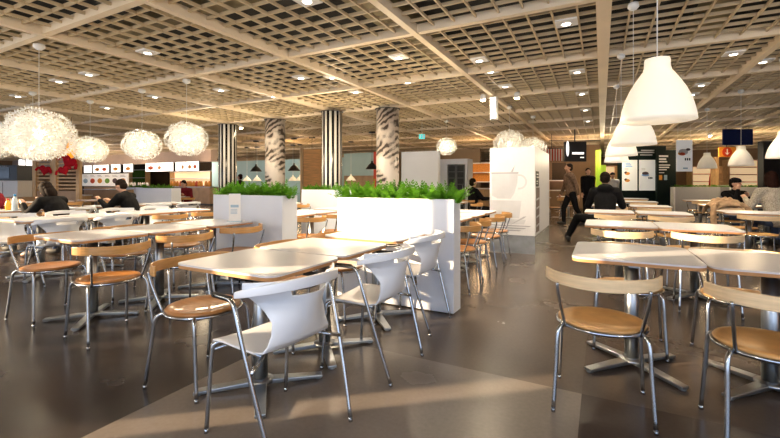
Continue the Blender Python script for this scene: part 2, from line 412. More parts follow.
def make_white_chair(label):
    t = thing('white_shell_chair', label, 'chair')
    # continuous seat and back shell
    prof = [(.215, .425, .215, 0), (.205, .447, .222, 0), (.12, .455, .222, 0), (0, .452, .218, 0), (-.10, .450, .21, .0), (-.155, .458, .20, .01), (-.19, .485, .185, .03), (-.21, .53, .165, .05), (-.225, .58, .158, .07), (-.24, .63, .17, .12), (-.252, .675, .20, .16), (-.262, .715, .245, .17), (-.268, .745, .272, .165), (-.27, .775, .276, .16)]
    P = []
    N = 18
    pr = []
    for i in range(len(prof) - 1):
        for k in range(3):
            a = k / 3; pr.append(tuple(prof[i][j] * (1 - a) + prof[i + 1][j] * a for j in range(4)))
    pr.append(prof[-1])
    for (y, z, hw, cv) in pr:
        for k in range(N + 1):
            u = k / N * 2 - 1; x = u * hw
            P.append((x, y + cv * u * u, z - (0.012 * (1 - u * u) if z < .47 and y > -.15 else 0)))
    fs = []; Rr = len(pr)
    for i in range(Rr - 1):
        z = pr[i][1]
        for k in range(N):
            if .69 < z < .735 and 5 <= k < N - 5: continue     # hand slot
            fs.append((i * (N + 1) + k, i * (N + 1) + k + 1, (i + 1) * (N + 1) + k + 1, (i + 1) * (N + 1) + k))
    o = MB().add(P, fs, True).build('seat_shell', 'white_plastic', t)
    s = o.modifiers.new('thickness', 'SOLIDIFY'); s.thickness = .009; s.offset = 0
    b = o.modifiers.new('round', 'BEVEL'); b.width = .003; b.segments = 2; b.limit_method = 'ANGLE'
    # rim: rounded band that wraps forward to the arms
    vs = []; fs = []; N = 24
    for i in range(N + 1):
        u = i / N * 2 - 1; x = .280 * math.sin(u * R(78)) / math.sin(R(78)); y = -.278 + .215 * (1 - math.cos(u * R(78))) / (1 - math.cos(R(78)))
        nx, ny = math.sin(u * R(70)), -math.cos(u * R(70)); h = .024 - .010 * abs(u) ** 3
        zc = .762 - .045 * u * u
        for o_, z in ((-.010, -h), (-.010, h), (.012, h), (.012, -h)): vs.append((x + nx * o_, y + ny * o_, zc + z))
    for i in range(N):
        for k in range(4): fs.append((i * 4 + k, i * 4 + (k + 1) % 4, (i + 1) * 4 + (k + 1) % 4, (i + 1) * 4 + k))
    fs += [(3, 2, 1, 0), tuple(N * 4 + k for k in range(4))]
    MB().add(vs, fs, True).build('back_rim', 'white_plastic', t, bevel=.006, seg=3)
    for sx in (-1, 1):
        # rear leg running up to the arm, and the arm tube on top
        pts = bez([(sx * .235, -.27, .012), (sx * .262, -.20, .25), (sx * .282, -.125, .5), (sx * .287, -.08, .64), (sx * .285, -.055, .680), (sx * .280, -.01, .692), (sx * .275, .10, .690)], 5)
        g = MB().tube(pts, .0105, 10); g.tube([(sx * .235, -.271, 0), (sx * .2355, -.268, .02)], .0108, 10); g.build('leg', 'chrome', t)
        g = MB().tube(bez([(sx * .275, -.02, .692), (sx * .274, .05, .692), (sx * .270, .115, .689)], 4), .0135, 8); g.build('arm_cap', 'black_rubber', t)
        pts = bez([(sx * .24, .23, .012), (sx * .235, .215, .2), (sx * .226, .205, .39), (sx * .215, .195, .428), (sx * .19, .15, .436), (sx * .18, -.12, .432)], 5)
        g = MB().tube(pts, .0105, 10); g.tube([(sx * .24, .231, 0), (sx * .24, .229, .02)], .0108, 10); g.build('leg', 'chrome', t)
        MB().tube([(sx * .18, -.12, .432), (sx * .27, -.165, .40)], .009, 8).build('side_rail', 'chrome', t)
    MB().tube([(-.226, .203, .40), (.226, .203, .40)], .008, 8).build('cross_rail', 'chrome', t)
    return t

# ================================================================== PLACE TABLES
ORD = ['nearest', 'second', 'third', 'fourth', 'fifth', 'sixth', 'seventh']
tabA = make_table(.375, .299, 'x'); tabB = make_table(.341, .375, 'x')
usedT = {}
TAB = {}
def put_table(proto, key, x, y, label, group, rz=0):
    z = 0
    if proto.name not in usedT:
        usedT[proto.name] = 1; proto.location = (x, y, z); proto.rotation_euler.z = rz; tag(proto, label, 'table', group); o = proto
    else: o = copy_tree(proto, (x, y, z), rz, label, group)
    TAB[key] = (x, y); return o
LROWS = {
 'L1': (-1.785, [1.755, 2.375, 3.135], 'front left row ending at the near planter', 'front left tables'),
 'L2': (-4.02, [1.95, 2.565, 3.20], 'second left row by the left planter', 'second row of left tables'),
 'L3': (-6.38, [2.50, 3.115, 3.86, 4.475], 'long third row on the left', 'third row of left tables'),
 'L4': (-8.87, [3.1, 3.72, 4.6, 5.25, 5.95], 'row of the man in black', 'fourth row of left tables'),
 'L5': (-12.2, [4.4, 5.05, 6.0], 'far left row by the lattice screens', 'fifth row of left tables'),
 'M1': (-1.9, [4.40, 5.03, 5.70, 6.4], 'row behind the near planter', 'tables behind the near planter'),
 'M2': (-4.15, [4.55, 5.17, 5.95, 6.58], 'row seen between the planters', 'tables between the planters'),
 'M3': (-6.4, [6.3, 6.95], 'row behind the left planter', 'tables behind the left planter'),
 'M4': (-12.4, [8.45], 'row of the red jacket person', 'tables by the far planter'),
}
for k, (x, ys, ph, gp) in LROWS.items():
    for i, y in enumerate(ys):
        put_table(tabA, (k, i), x, y, 'white-topped cafe table, %s in the %s' % (ORD[i], ph), gp)
RROWS = [  # y centre, x centres
 ('R1', 3.10, [.175, .868, 1.561], 'nearest right table row'),
 ('R2', 5.25, [.175, .868], 'second right table row'),
 ('R3', 7.45, [.10, .83], 'third right table row'),
 ('R4', 9.55, [.10, .85], 'fourth right table row'),
 ('R5', 11.7, [.10, .85], 'fifth right table row'),
 ('R6', 13.9, [.10, .85], 'sixth right table row'),
 ('S1', 6.15, [2.55], 'side table row at the right edge'),
 ('S2', 8.25, [2.05, 2.76, 3.47], 'side table row where the couple sits'),
 ('S3', 10.6, [2.2, 2.92, 3.63], 'side table row behind the couple'),
 ('S4', 13.2, [2.3, 3.0, 3.72], 'side table row along the low wall'),
]
LRN = ['left', 'middle', 'right']
for k, y, xs, ph in RROWS:
    for i, x in enumerate(xs):
        nm = LRN[i] if len(xs) == 3 else (['left', 'right'][i] if len(xs) == 2 else 'single')
        put_table(tabB, (k, i), x, y, 'pale square cafe table, the %s one in the %s' % (nm, ph), 'tables on the right side')
# tables between the far partition and the cup print stand, and behind it
for i, (x, y) in enumerate([(-3.2, 9.2), (-2.75, 11.75), (-1.75, 13.3), (-1.0, 14.9), (-2.7, 13.4)]):
    put_table(tabB, ('F', i), x, y, 'far cafe table beyond the white cup print stand, %s from it' % ORD[i], 'tables beyond the cup print stand')

# ================================================================== PLACE CHAIRS
wood = make_wood_chair('x'); white = make_white_chair('x'); pale = make_wood_chair('x', 'pale_birch', 'beech')
usedC = {}
def put_chair(proto, x, y, rz, label, group):
    if proto.name not in usedC:
        usedC[proto.name] = 1; proto.location = (x, y, 0); proto.rotation_euler.z = R(rz); tag(proto, label, 'chair', group); return proto
    return copy_tree(proto, (x, y, 0), R(rz), label, group)
GW, GS, GP = 'wooden chairs of the left rows', 'white shell chairs', 'wooden chairs of the right rows'
# foreground left
put_chair(wood, -2.16, 1.66, -90 + 4, 'round-seat wooden chair at the near left corner of the front table, beside dark floor', GW)
put_chair(white, -1.42, 1.51, 90 - 8, 'white shell chair nearest the camera, its back with a hand slot turned this way', GS)
put_chair(wood, -2.10, 2.40, -90, 'round-seat wooden chair mostly hidden behind the nearest white shell chair and front table', GW)
put_chair(white, -1.37, 2.34, 90, 'middle one of the three white shell chairs at the front left tables', GS)
put_chair(wood, -2.10, 3.02, -90 + 3, 'round-seat wooden chair tucked under the front row, close to the near planter', GW)
put_chair(white, -1.46, 3.18, 90, 'white shell chair standing right against the near planter', GS)
# second row
put_chair(wood, -3.47, 1.80, 90 - 4, 'round-seat wooden chair with its pale back to the camera, left of the front table', GW)
put_chair(wood, -3.55, 2.47, 90 - 3, 'round-seat wooden chair, second along the near side of the planter row', GW)
put_chair(wood, -3.60, 3.17, 90, 'round-seat wooden chair against the left planter, facing the menu card table', GW)
put_chair(wood, -4.40, 1.80, -90 + 4, 'round-seat wooden chair at the far left, its curved armrest end towards the camera', GW)
put_chair(wood, -4.52, 2.50, -90, 'round-seat wooden chair behind the planter row, second from the camera', GW)
put_chair(wood, -4.52, 3.15, -90, 'round-seat wooden chair behind the planter row, beside the left planter', GW)
# third and fourth rows: white shell chairs
for i, y in enumerate([2.45, 3.10, 3.80, 4.45]):
    put_chair(white, -6.98, y, -90 + (i % 2) * 6, 'white shell chair behind the long third table row, %s from the camera' % ORD[i], GS)
for i, y in enumerate([2.5, 3.15]):
    put_chair(white, -5.95, y, 90, 'white shell chair on the near side of the third table row, %s from the camera' % ORD[i], GS)
for i, y in enumerate([3.85, 4.48]):
    put_chair(wood, -5.85, y, 90, 'wooden chair on the near side of the third table row, %s from the planter' % ORD[1 - i], GW)
for i, y in enumerate([3.75, 5.2, 5.9]):
    put_chair(white, -8.28, y, 90, 'white shell chair facing the row of the man in black, %s from the camera' % ORD[i], GS)
for i, y in enumerate([4.45, 5.1, 6.0]):
    put_chair(wood, -11.6, y, 90, 'wooden chair by the farthest left table row, %s from the camera' % ORD[i], GW)
# behind the planters
for i, y in enumerate([4.45, 5.05, 5.72, 6.4]):
    put_chair(wood, -1.47 - .03 * (i % 2), y, 90 + 3 * (i % 2), 'wooden chair in the aisle line behind the near planter, %s from the planter' % ORD[i], GW)
for i, y in enumerate([4.5, 5.15, 5.95, 6.58]):
    put_chair(wood, -3.70, y, 90, 'wooden chair seen between the planters, %s from the camera' % ORD[i], GW)
for i, y in enumerate([6.3, 6.95]):
    put_chair(wood, -5.98, y, 90, 'wooden chair behind the left planter, %s from it' % ORD[i], GW)
for i, y in enumerate([8.45]):
    put_chair(wood, -11.9, y, 90, 'wooden chair at the table of the red jacket man, %s from the camera' % ORD[i], GW)
# right side rows
put_chair(pale, -0.005, 2.50, 2, 'round-seat wooden chair in the right foreground, standing free before the table corner', GP)
put_chair(pale, .70, 2.49, 4, 'round-seat wooden chair cut off by the right edge of the photo', GP)
for i, (x, y) in enumerate([(.17, 3.44), (.82, 3.46)]):
    put_chair(pale, x, y, 180, 'wooden chair behind the %s table of the nearest right row, back upright' % LRN[i], GP)
rows = [('R2', 5.25, 'second'), ('R3', 7.45, 'third'), ('R4', 9.55, 'fourth'), ('R5', 11.7, 'fifth'), ('R6', 13.9, 'sixth')]
for k, y, nm in rows:
    xs = [.175, .868]
    for i, x in enumerate(xs):
        if not (k == 'R3' and i == 0 and False):
            if k == 'R2' or i == 1 or k != 'R3': put_chair(pale, x, y + .40 + .0, 180, 'wooden chair on the far side of the %s right row, %s table' % (nm, ['left', 'right'][i]), GP)
        if k != 'R2': put_chair(pale, x, y - .48, 0, 'wooden chair on the near side of the %s right row, %s table' % (nm, ['left', 'right'][i]), GP)
put_chair(pale, .175, 4.74, 0, 'wooden chair on the near side of the second right row, left table', GP)
put_chair(pale, .868, 4.78, 0, 'wooden chair on the near side of the second right row, right table', GP)
for k, y, nm, xs in (('S1', 6.15, 'at the right edge', [2.55]), ('S2', 8.25, 'of the couple', [2.05, 2.80, 3.47]), ('S3', 10.6, 'behind the couple', [2.25, 3.6]), ('S4', 13.2, 'along the low wall', [2.3, 3.0, 3.7])):
    for i, x in enumerate(xs):
        put_chair(pale, x, y - .50, 0, 'wooden chair, %s on the near side of the side row %s' % (ORD[i], nm), GP)
        if not (k == 'S2' and i >= 1): put_chair(pale, x + .03, y + .50, 180, 'wooden chair, %s on the far side of the side row %s' % (ORD[i], nm), GP)
for i, (x, y, a) in enumerate([(-3.2, 8.7, 0), (-2.7, 9.2, 90), (-3.19, 11.0, -45), (-1.75, 12.75, 0), (-1.0, 14.4, 0), (-2.7, 12.9, 0), (-1.25, 13.3, 90)]):
    put_chair(wood, x, y, a, 'wooden chair far behind the cup print stand, %s from it' % ORD[i], GW)

# ================================================================== PLANTERS AND FERNS
def planter(x0, x1, y0, y1, h, label):
    t = thing('planter_box', label, 'planter', ((x0 + x1) / 2, (y0 + y1) / 2, 0)); hx, hy = (x1 - x0) / 2, (y1 - y0) / 2
    g = MB(); w_ = .025
    g.box(-hx, hx, -hy, -hy + w_, .01, h); g.box(-hx, hx, hy - w_, hy, .01, h); g.box(-hx, -hx + w_, -hy + w_, hy - w_, .01, h); g.box(hx - w_, hx, -hy + w_, hy - w_, .01, h)
    g.build('box_panels', 'white_paint', t, bevel=.003)
    MB().box(-hx + w_, hx - w_, -hy + w_, hy - w_, h - .10, h - .05).build('soil', 'soil', t)
    return t
def fern_mesh(seed, n=34, L=.26, spread=.17):
    rnd = random.Random(seed); g = MB()
    for i in range(n):
        a = rnd.uniform(0, 2 * PI); ln = L * rnd.uniform(.7, 1.15); lean = rnd.uniform(.15, 1.25); bx, by = rnd.uniform(-spread, spread), rnd.uniform(-.06, .06)
        pts = []
        for k in range(9):
            s_ = k / 8; r = ln * s_ * math.sin(lean) * (.6 + .5 * s_); z = ln * s_ * math.cos(lean * .8) - .25 * ln * s_ * s_ * lean
            pts.append(Vector((bx + r * math.cos(a), by + r * math.sin(a) * .8, z)))
        side = Vector((-math.sin(a), math.cos(a), 0))
        for k in range(1, 9):
            p = pts[k]; d = (pts[k] - pts[k - 1]).normalized(); wl = .042 * math.sin(PI * min(1, (k / 8) * .8 + .15)) + .006
            for sg in (-1, 1):
                tip = p + side * sg * wl + d * wl * .7 + Vector((0, 0, rnd.uniform(-.006, .012)))
                b0 = p - d * .009; b1 = p + d * .009
                g.add([b0, (b0 + tip) / 2 - d * .007, tip, (b1 + tip) / 2 + d * .007, b1], [(0, 1, 2, 3, 4)])
            if k > 0: g.add([pts[k - 1] - side * .0015, pts[k - 1] + side * .0015, pts[k] + side * .0015, pts[k] - side * .0015], [(0, 1, 2, 3)])
    return g
ferns = []
def fern_row(x0, x1, y, z, n, label, group, sc=1.0):
    for i in range(n):
        x = x0 + (x1 - x0) * (i + .5) / n
        if len(ferns) < 4:
            o = fern_mesh(len(ferns) + 3).build('fern_plant', 'fern'); ferns.append(o)
        else: o = random.choice(ferns).copy(); C.objects.link(o)
        o.location = (x, y, z); o.rotation_euler.z = random.choice((0, PI)) + random.uniform(-.2, .2); s_ = sc * random.uniform(.9, 1.1); o.scale = (s_, s_, s_)
        tag(o, label, 'plant', group)
planter(-2.47, -1.19, 3.51, 3.71, 1.05, 'tall white planter box nearest the camera, full of green ferns')
planter(-4.47, -3.29, 3.57, 3.83, 1.05, 'tall white planter box to the left, behind the menu card table')
planter(-6.15, -4.70, 7.30, 7.55, 1.05, 'white planter box before the tall striped column, seen between two nearer planters')
planter(-12.6, -10.9, 7.30, 7.60, 1.05, 'grey-white planter box far left, behind the man in black')
fern_row(-2.44, -1.22, 3.61, 1.0, 9, 'bright green fern in the planter nearest the camera', 'ferns of the near planter', .82)
fern_row(-4.44, -3.32, 3.70, 1.0, 8, 'green fern in the left planter behind the menu card', 'ferns of the left planter', .8)
fern_row(-6.1, -4.75, 7.42, .985, 6, 'green fern in the planter before the tall striped column', 'ferns of the middle planter', .7)
fern_row(-12.5, -11.0, 7.45, .985, 5, 'dark green fern in the far left planter behind the man in black', 'ferns of the far left planter', .7)
fern_row(-15.1, -14.1, 8.52, .985, 4, 'dark green fern in the leftmost far planter', 'ferns of the leftmost far planter', .6)
planter(-15.2, -14.0, 8.4, 8.65, 1.05, 'grey-white planter box at the far left end, behind the counter posts')

# ================================================================== COLUMNS
def column(x, y, r, m, label):
    t = thing('round_column', label, 'column', (x, y, 0))
    MB().lathe([(r, 0.0), (r, ZC - .05)], 40).build('wrap', m, t)
    MB().lathe([(r + .004, 0), (r + .004, .08)], 40).build('foot_ring', 'black_paint', t)
    MB().lathe([(r + .03, ZC - .055), (r + .03, ZC - .048)], 40).build('top_ring', 'black_paint', t)
column(-10.0, 8.5, .26, 'stripes', 'black and white striped column, the thinner one at the left')
column(-8.05, 8.45, .27, 'botanic', 'column printed with brown feathery plants, between the two striped columns')
column(-5.9, 8.15, .25, 'stripes', 'black and white striped column, the taller one above the middle planter')
column(-4.50, 8.45, .27, 'botanic', 'column printed with feathery plants and a bright reflection, beside the white partition')

# ================================================================== LAMPS
def spot(name, loc, e, size=100, col=(1, .82, .58), blend=.6, parent=None):
    d = bpy.data.lights.new(name, 'SPOT'); d.energy = e; d.spot_size = R(size); d.spot_blend = blend; d.color = col; d.shadow_soft_size = .06
    o = bpy.data.objects.new(name, d); C.objects.link(o); o.location = loc
    if parent: o.parent = parent
    return o
def point(name, loc, e, col=(1, .78, .5), r=.05, parent=None):
    d = bpy.data.lights.new(name, 'POINT'); d.energy = e; d.color = col; d.shadow_soft_size = r
    o = bpy.data.objects.new(name, d); C.objects.link(o); o.location = loc
    if parent: o.parent = parent
    return o
def bell_lamp(x, y, rim_z, label, e, lit=True, group='white bell pendant lamps', D=.45):
    t = thing('bell_pendant_lamp', label, 'lamp', (x, y, rim_z), 0, group); k = D / .45
    prof = [(.226, 0), (.222, .02), (.212, .07), (.192, .13), (.165, .185), (.132, .235), (.102, .275), (.082, .30), (.075, .325), (.074, .365), (.072, .372)]
    o = MB().lathe([(r * k * .87, z * k) for r, z in prof] + [(.0, .372 * k)], 44).build('lamp_shade', 'shade_lit' if lit else 'shade_white', t)
    s_ = o.modifiers.new('thickness', 'SOLIDIFY'); s_.thickness = .004; s_.offset = 1
    MB().tube([(0, 0, .372 * k), (0, 0, ZC - rim_z - .02)], .0035, 6).build('cord', 'cord_white', t)
    MB().lathe([(.0, ZC - rim_z - .005), (.045, ZC - rim_z - .01), (.052, ZC - rim_z - .05), (.03, ZC - rim_z - .075), (0, ZC - rim_z - .077)], 20).build('ceiling_cup', 'cord_white', t)
    MB().lathe([(.018, .30 * k), (.018, .37 * k)], 12).build('lamp_holder', 'cord_white', t)
    MB().ell((0, 0, .25 * k), .032, .032, .045).build('bulb', 'bulb' if lit else 'bulb_dim', t)
    if e: point('bulb_light', (0, 0, .16 * k), e, (1, .84, .62), .04, t)
for i, (y, lb) in enumerate([(2.93, 'large white bell lamp nearest the camera, glowing over the front right table'), (4.68, 'glowing white bell lamp, second in the line over the right tables'), (6.45, 'glowing white bell lamp, third in the line over the right tables'), (8.45, 'glowing white bell lamp, fourth in the line over the right tables')]):
    bell_lamp([.30, .28, .24, .24][i], y, 1.58, lb, 22)
p_ = PY(741, 168, 10.0); bell_lamp(p_.x, p_.y, 1.53, 'white bell lamp before the navy hanging sign', 2.0, False)
p_ = PY(707, 167, 12.1); bell_lamp(p_.x, p_.y, 1.55, 'smallest white bell lamp, beside the hanging food poster', 2.0, False)
p_ = PY(784, 160, 7.7); bell_lamp(p_.x, p_.y, 1.56, 'glowing white bell lamp cut off by the right edge', 30)

def flower_lamp(x, y, z, label, e=40, D=.74, seed=1, n=170, share={}):
    t = thing('flower_pendant_lamp', label, 'lamp', (x, y, z), 0, 'round paper flower lamps'); r0 = D / 2; k_ = (n, )
    if k_ not in share:
        rnd = random.Random(seed); g = MB(); st = MB()
        for i in range(n):
            zf = 1 - 2 * (i + .5) / n; a = i * 2.399963; q = math.sqrt(1 - zf * zf)
            d = Vector((q * math.cos(a), q * math.sin(a), zf * .86)); ln = d.length; dn = d.normalized()
            R_ = .37 * ln * rnd.uniform(.84, .98)
            u = dn.orthogonal().normalized(); v = dn.cross(u); c0 = dn * R_
            st.tube([dn * .05, c0], .0022, 3, caps=False)
            m_ = 7; ph = rnd.uniform(0, 6)
            for j in range(m_):
                b = ph + 2 * PI * j / m_; e1 = u * math.cos(b) + v * math.sin(b); e2 = -u * math.sin(b) + v * math.cos(b); L = rnd.uniform(.046, .062)
                g.add([c0, c0 + e1 * L * .55 + e2 * .011 + dn * .010, c0 + e1 * L + dn * .030, c0 + e1 * L * .55 - e2 * .011 + dn * .010], [(0, 1, 2, 3)])
            c1 = c0 * .80
            for j in range(5):
                b = ph + 2 * PI * j / 5; e1 = u * math.cos(b) + v * math.sin(b); e2 = -u * math.sin(b) + v * math.cos(b); L = .05
                g.add([c1, c1 + e1 * L * .5 + e2 * .013, c1 + e1 * L + dn * .012, c1 + e1 * L * .5 - e2 * .013], [(0, 1, 2, 3)])
        share[k_] = (g.build('flower_shade', 'petal', t), st.build('stems', 'cord_white', t))
        for o in share[k_]: o.scale = (D / .80,) * 3
    else:
        for s in share[k_]:
            o = s.copy(); C.objects.link(o); o.parent = t; o.scale = (D / .80,) * 3
    MB().ell((0, 0, 0), .055, .055, .065).build('bulb', 'bulb', t)
    MB().tube([(0, 0, .06), (0, 0, ZC - z - .02)], .004, 6).build('cord', 'cord_white', t)
    MB().lathe([(0, ZC - z - .005), (.06, ZC - z - .01), (.065, ZC - z - .05), (.03, ZC - z - .08), (0, ZC - z - .082)], 20).build('ceiling_cup', 'cord_white', t)
    point('bulb_light', (0, 0, 0), e, (1, .84, .62), .09, t)
for i, (x, y, z, lb, D, e) in enumerate([
    (-6.43, 2.50, 1.83, 'largest round paper flower lamp at the left, spiky and bright', .84, 26),
    (-8.55, 2.66, 1.88, 'round paper flower lamp cut by the left edge of the photo', .78, 20),
    (-9.9, 3.75, 1.92, 'round paper flower lamp half hidden behind the largest one', .74, 20),
    (-9.83, 4.72, 1.92, 'round paper flower lamp, small one beside the red heart cushions', .72, 20),
    (-7.80, 4.63, 1.93, 'round paper flower lamp above the menu screens, middle of the left group', .73, 20),
    (-6.36, 4.54, 1.96, 'round paper flower lamp nearest the thinner striped column', .74, 20),
    (-3.93, 10.95, 2.24, 'round paper flower lamp between white partition and cup print stand', .64, 20),
    (-1.90, 9.6, 2.10, 'large round paper flower lamp peeking over the cup print stand', .82, 20),
    (-1.62, 11.3, 2.12, 'round paper flower lamp behind the right edge of the cup print stand', .74, 20)]):
    flower_lamp(x, y, z, lb, e, D)

def cone_lamp(px, py, Y, z, label, m, D, lit=0, top=3.0, group='small pendant lamps at the blue wall'):
    p = PY(px, py, Y); t = thing('cone_pendant_lamp', label, 'lamp', (p.x, p.y, z), 0, group)
    MB().lathe([(D / 2, 0), (D / 2 * .98, .02), (D * .26, .12 * D / .4 * 1.2), (.035, .2 * D / .4), (.03, .26 * D / .4), (0, .26 * D / .4)], 24).build('lamp_shade', m, t)
    MB().tube([(0, 0, .2), (0, 0, top - z - .02)], .006, 5).build('cord', 'black_paint' if m == 'black_paint' else 'cord_white', t)
    MB().lathe([(0, top - z - .005), (.12, top - z - .01), (.12, top - z - .05), (0, top - z - .06)], 16).build('ceiling_cup', 'black_paint', t)
    MB().ell((0, 0, .05), .05, .05, .05).build('bulb', 'bulb_dim', t)
    if lit: point('bulb_light', (0, 0, -.02), lit, (1, .75, .45), .05, t)
for px, lb in ((256, 'black cone pendant lamp, leftmost of three over the blue wall'), (294, 'black cone pendant lamp, middle of three over the blue wall'), (312, 'black cone pendant lamp in front of the slatted wood panel')):
    cone_lamp(px, 170, 12.5, 1.2 + 12.5 * 13 / F * 1.2, lb, 'black_paint', .48, 10)
cone_lamp(372, 167, 12.2, 1.68, 'black cone pendant lamp half hidden by the feathery column', 'black_paint', .45, 6)
for px, lb in ((247, 'small white cone lamp left of its twin, before the blue wall'), (257, 'small white cone lamp right under the leftmost black lamp'), (293, 'small white cone lamp under the middle black lamp, left one'), (300, 'small white cone lamp under the middle black lamp, right one'), (351, 'small white cone lamp right of the tall striped column')):
    cone_lamp(px, 178, 14.6, 1.30, lb, 'shade_white', .42, 4)

# downlights set in the lattice
DL = [(313, 5), (152, 56), (403, 58), (63, 82), (484, 62), (495, 73.5), (566, 21), (576, 72), (725, 54), (88, 75), (330, 77), (224, 90), (300, 77), (400, 83), (507, 87), (580, 95.5), (583, 110), (697, 85), (20, 97), (110, 108), (270, 97), (356, 92), (160, 98), (690, 96), (584, 122), (765, 62)]
proto = None; cells = set(); nl = 0
NM = {0: 'single-lens square downlight'}
for i, (px, py) in enumerate(DL):
    p = PY(px, py, 1); d = (ZC - HC) * F / (HY - py); p = W(px, py, d)
    cx = gx0 + (math.floor((p.x - gx0) / (1.99 / 8)) + .5) * 1.99 / 8
    y0_ = 6.45 - 2.04 * 4; cy = y0_ + (math.floor((p.y - y0_) / (2.04 / 9)) + .5) * 2.04 / 9
    if (round(cx, 2), round(cy, 2)) in cells: continue
    cells.add((round(cx, 2), round(cy, 2)))
    side = 'left' if px < 260 else 'middle' if px < 520 else 'right'
    lab = 'small square white downlight set in the ceiling lattice, %s part' % side
    if proto is None:
        proto = thing('ceiling_downlight', lab, 'ceiling light', (cx, cy, ZC + .02))
        g = MB(); g.box(-.115, .115, -.105, .105, -.012, .03); g.build('housing', 'white_flat', proto)
        MB().lathe([(.052, -.022), (.062, -.018), (.066, -.010)], 20).build('trim_ring', 'white_flat', proto)
        MB().lathe([(0, -.026), (.04, -.024), (.052, -.020)], 20).build('lens', 'lamp_lens', proto)
        proto['group'] = 'downlights, %s part' % side; o = proto
    else: o = copy_tree(proto, (cx, cy, ZC + .02), 0, lab, 'downlights, %s part' % side)
    if nl < 14 and i % 2 == 0: spot('downlight_beam', (0, 0, -.05), 90, 130, parent=o); nl += 1

# ================================================================== CUP PRINT STAND
cx0, cx1, cy0, cy1 = -1.74, -.98, 7.08, 9.10
t = thing('display_stand', 'tall white box stand printed with grey stacked cups, on a clear base', 'display stand', ((cx0 + cx1) / 2, (cy0 + cy1) / 2, 0))
hx, hy = (cx1 - cx0) / 2, (cy1 - cy0) / 2
MB().box(-hx, hx, -hy, hy, .31, 1.81).build('box_panels', 'stand_white', t, bevel=.006)
MB().box(-hx + .005, hx - .005, -hy + .005, hy - .005, 0, .31).build('clear_base', 'clear_base', t)
def disc_poly(cx, cz, rx, rz, n=28, a0=0, a1=360): return [(cx + rx * math.cos(R(a0 + (a1 - a0) * k / n)), cz + rz * math.sin(R(a0 + (a1 - a0) * k / n))) for k in range(n + (1 if a1 - a0 < 360 else 0))]
fy = -hy - .004
g = MB()
g.prism_xz([(-.34, 1.38), (.10, 1.38), (.09, 1.20), (.04, 1.02), (-.02, .93), (-.24, .93), (-.34, .98)], fy, fy + .004)            # cup body
g.build('cup_print', 'print_grey', t)
g = MB(); g.prism_xz([(-.35, 1.385), (.11, 1.385), (.11, 1.36), (-.35, 1.36)], fy - .001, fy); g.build('cup_rim_print', 'print_mid', t)
g = MB(); A = disc_poly(.12, 1.22, .13, .13, 24, -100, 100); B = disc_poly(.12, 1.22, .10, .10, 24, -100, 100)
for i in range(24): g.prism_xz([A[i], A[i + 1], B[i + 1], B[i]], fy, fy + .004)
g.build('handle_print', 'print_grey', t)
g = MB()
for (z0, z1, w0, w1) in ((.60, .90, .12, .16), (.50, .58, .20, .23)): g.prism_xz([(-.37, z0), (w0, z0), (w1, z1), (-.37, z1)], fy, fy + .004)
g.build('bowl_print', 'print_grey', t)
g = MB()
for z in (.38, .42, .46): g.prism_xz([(-.37, z), (.12 + (z - .38) * 2, z), (.16 + (z - .38) * 2, z + .018), (-.37, z + .018)], fy - .001, fy + .003)
g.prism_xz([(-.05, .47), (.20, .60), (.24, .64), (.19, .63)], fy - .002, fy + .002)
g.prism_xz([(-.02, 1.39), (.02, 1.39), (.05, 1.50)], fy - .002, fy + .002)
g.build('saucer_print', 'print_mid', t)
g = MB(); xx = hx + .004
def yz(poly):
    n = len(poly); g.add([(xx, a, b) for a, b in poly] + [(xx - .004, a, b) for a, b in poly], [tuple(range(n)), tuple(range(n, 2 * n))[::-1]] + [(i, n + i, n + (i + 1) % n, (i + 1) % n) for i in range(n)])
yz([(-.92, .36), (-.55, .36), (-.50, 1.12), (-.92, 1.12)]); g.build('side_cup_print', 'print_brown', t)
g = MB()
for z in (.45, .60, .75, .90):
    q = [(-.90, z), (-.55, z + .02), (-.55, z + .05), (-.90, z + .03)]; xx = hx + .006; yz(q)
g.build('side_cup_lines', 'print_grey', t)
g = MB(); xx = hx + .008; yz([(-.97, 1.14), (-.62, 1.14), (-.62, 1.40), (-.97, 1.40)]); g.build('side_sign', 'sign_dark', t)
g = MB(); xx = hx + .010
for z, a in ((1.34, -.70), (1.29, -.66), (1.22, -.74), (1.18, -.8)): yz([(-.92, z), (a, z), (a, z + .018), (-.92, z + .018)])
g.build('side_sign_lines', 'white_flat', t)

# ================================================================== WHITE PARTITION AND DISPLAY CABINET
p0 = PY(401, 170, 10.5); p1 = PY(438, 170, 10.5)
t = thing('partition_wall', 'free-standing plain white partition behind the ferns, beside the feathery column', 'partition', ((p0.x + p1.x) / 2, 10.6, 0))
hw = (p1.x - p0.x) / 2
MB().box(-hw, hw, -.08, .08, .08, 2.10).build('panel', 'white_paint', t, bevel=.004)
MB().box(-hw + .02, hw - .02, -.06, .06, 0, .08).build('plinth', 'steel', t)
q0 = PY(438, 170, 12.6); q1 = PY(470, 170, 12.6)
t = thing('display_cabinet', 'white cabinet with dark latticed glass doors, right behind the white partition', 'cabinet', (0, 0, 0)); cx = (q0.x + q1.x) / 2; hw = (q1.x - q0.x) / 2; t.location = (cx - .1, 12.9, 0)
hz = 1.99
g = MB(); g.box(-hw - .3, hw, -.25, .35, 0, .1); g.box(-hw - .3, hw, -.25, .35, hz - .18, hz); g.box(-hw - .3, -hw + .42, -.25, .35, .1, hz - .18); g.box(hw - .08, hw, -.25, .35, .1, hz - .18); g.box(-hw + .4, hw - .08, .30, .35, .1, hz - .18)
g.build('carcass', 'wall_beige' if False else 'white_paint', t, bevel=.004)
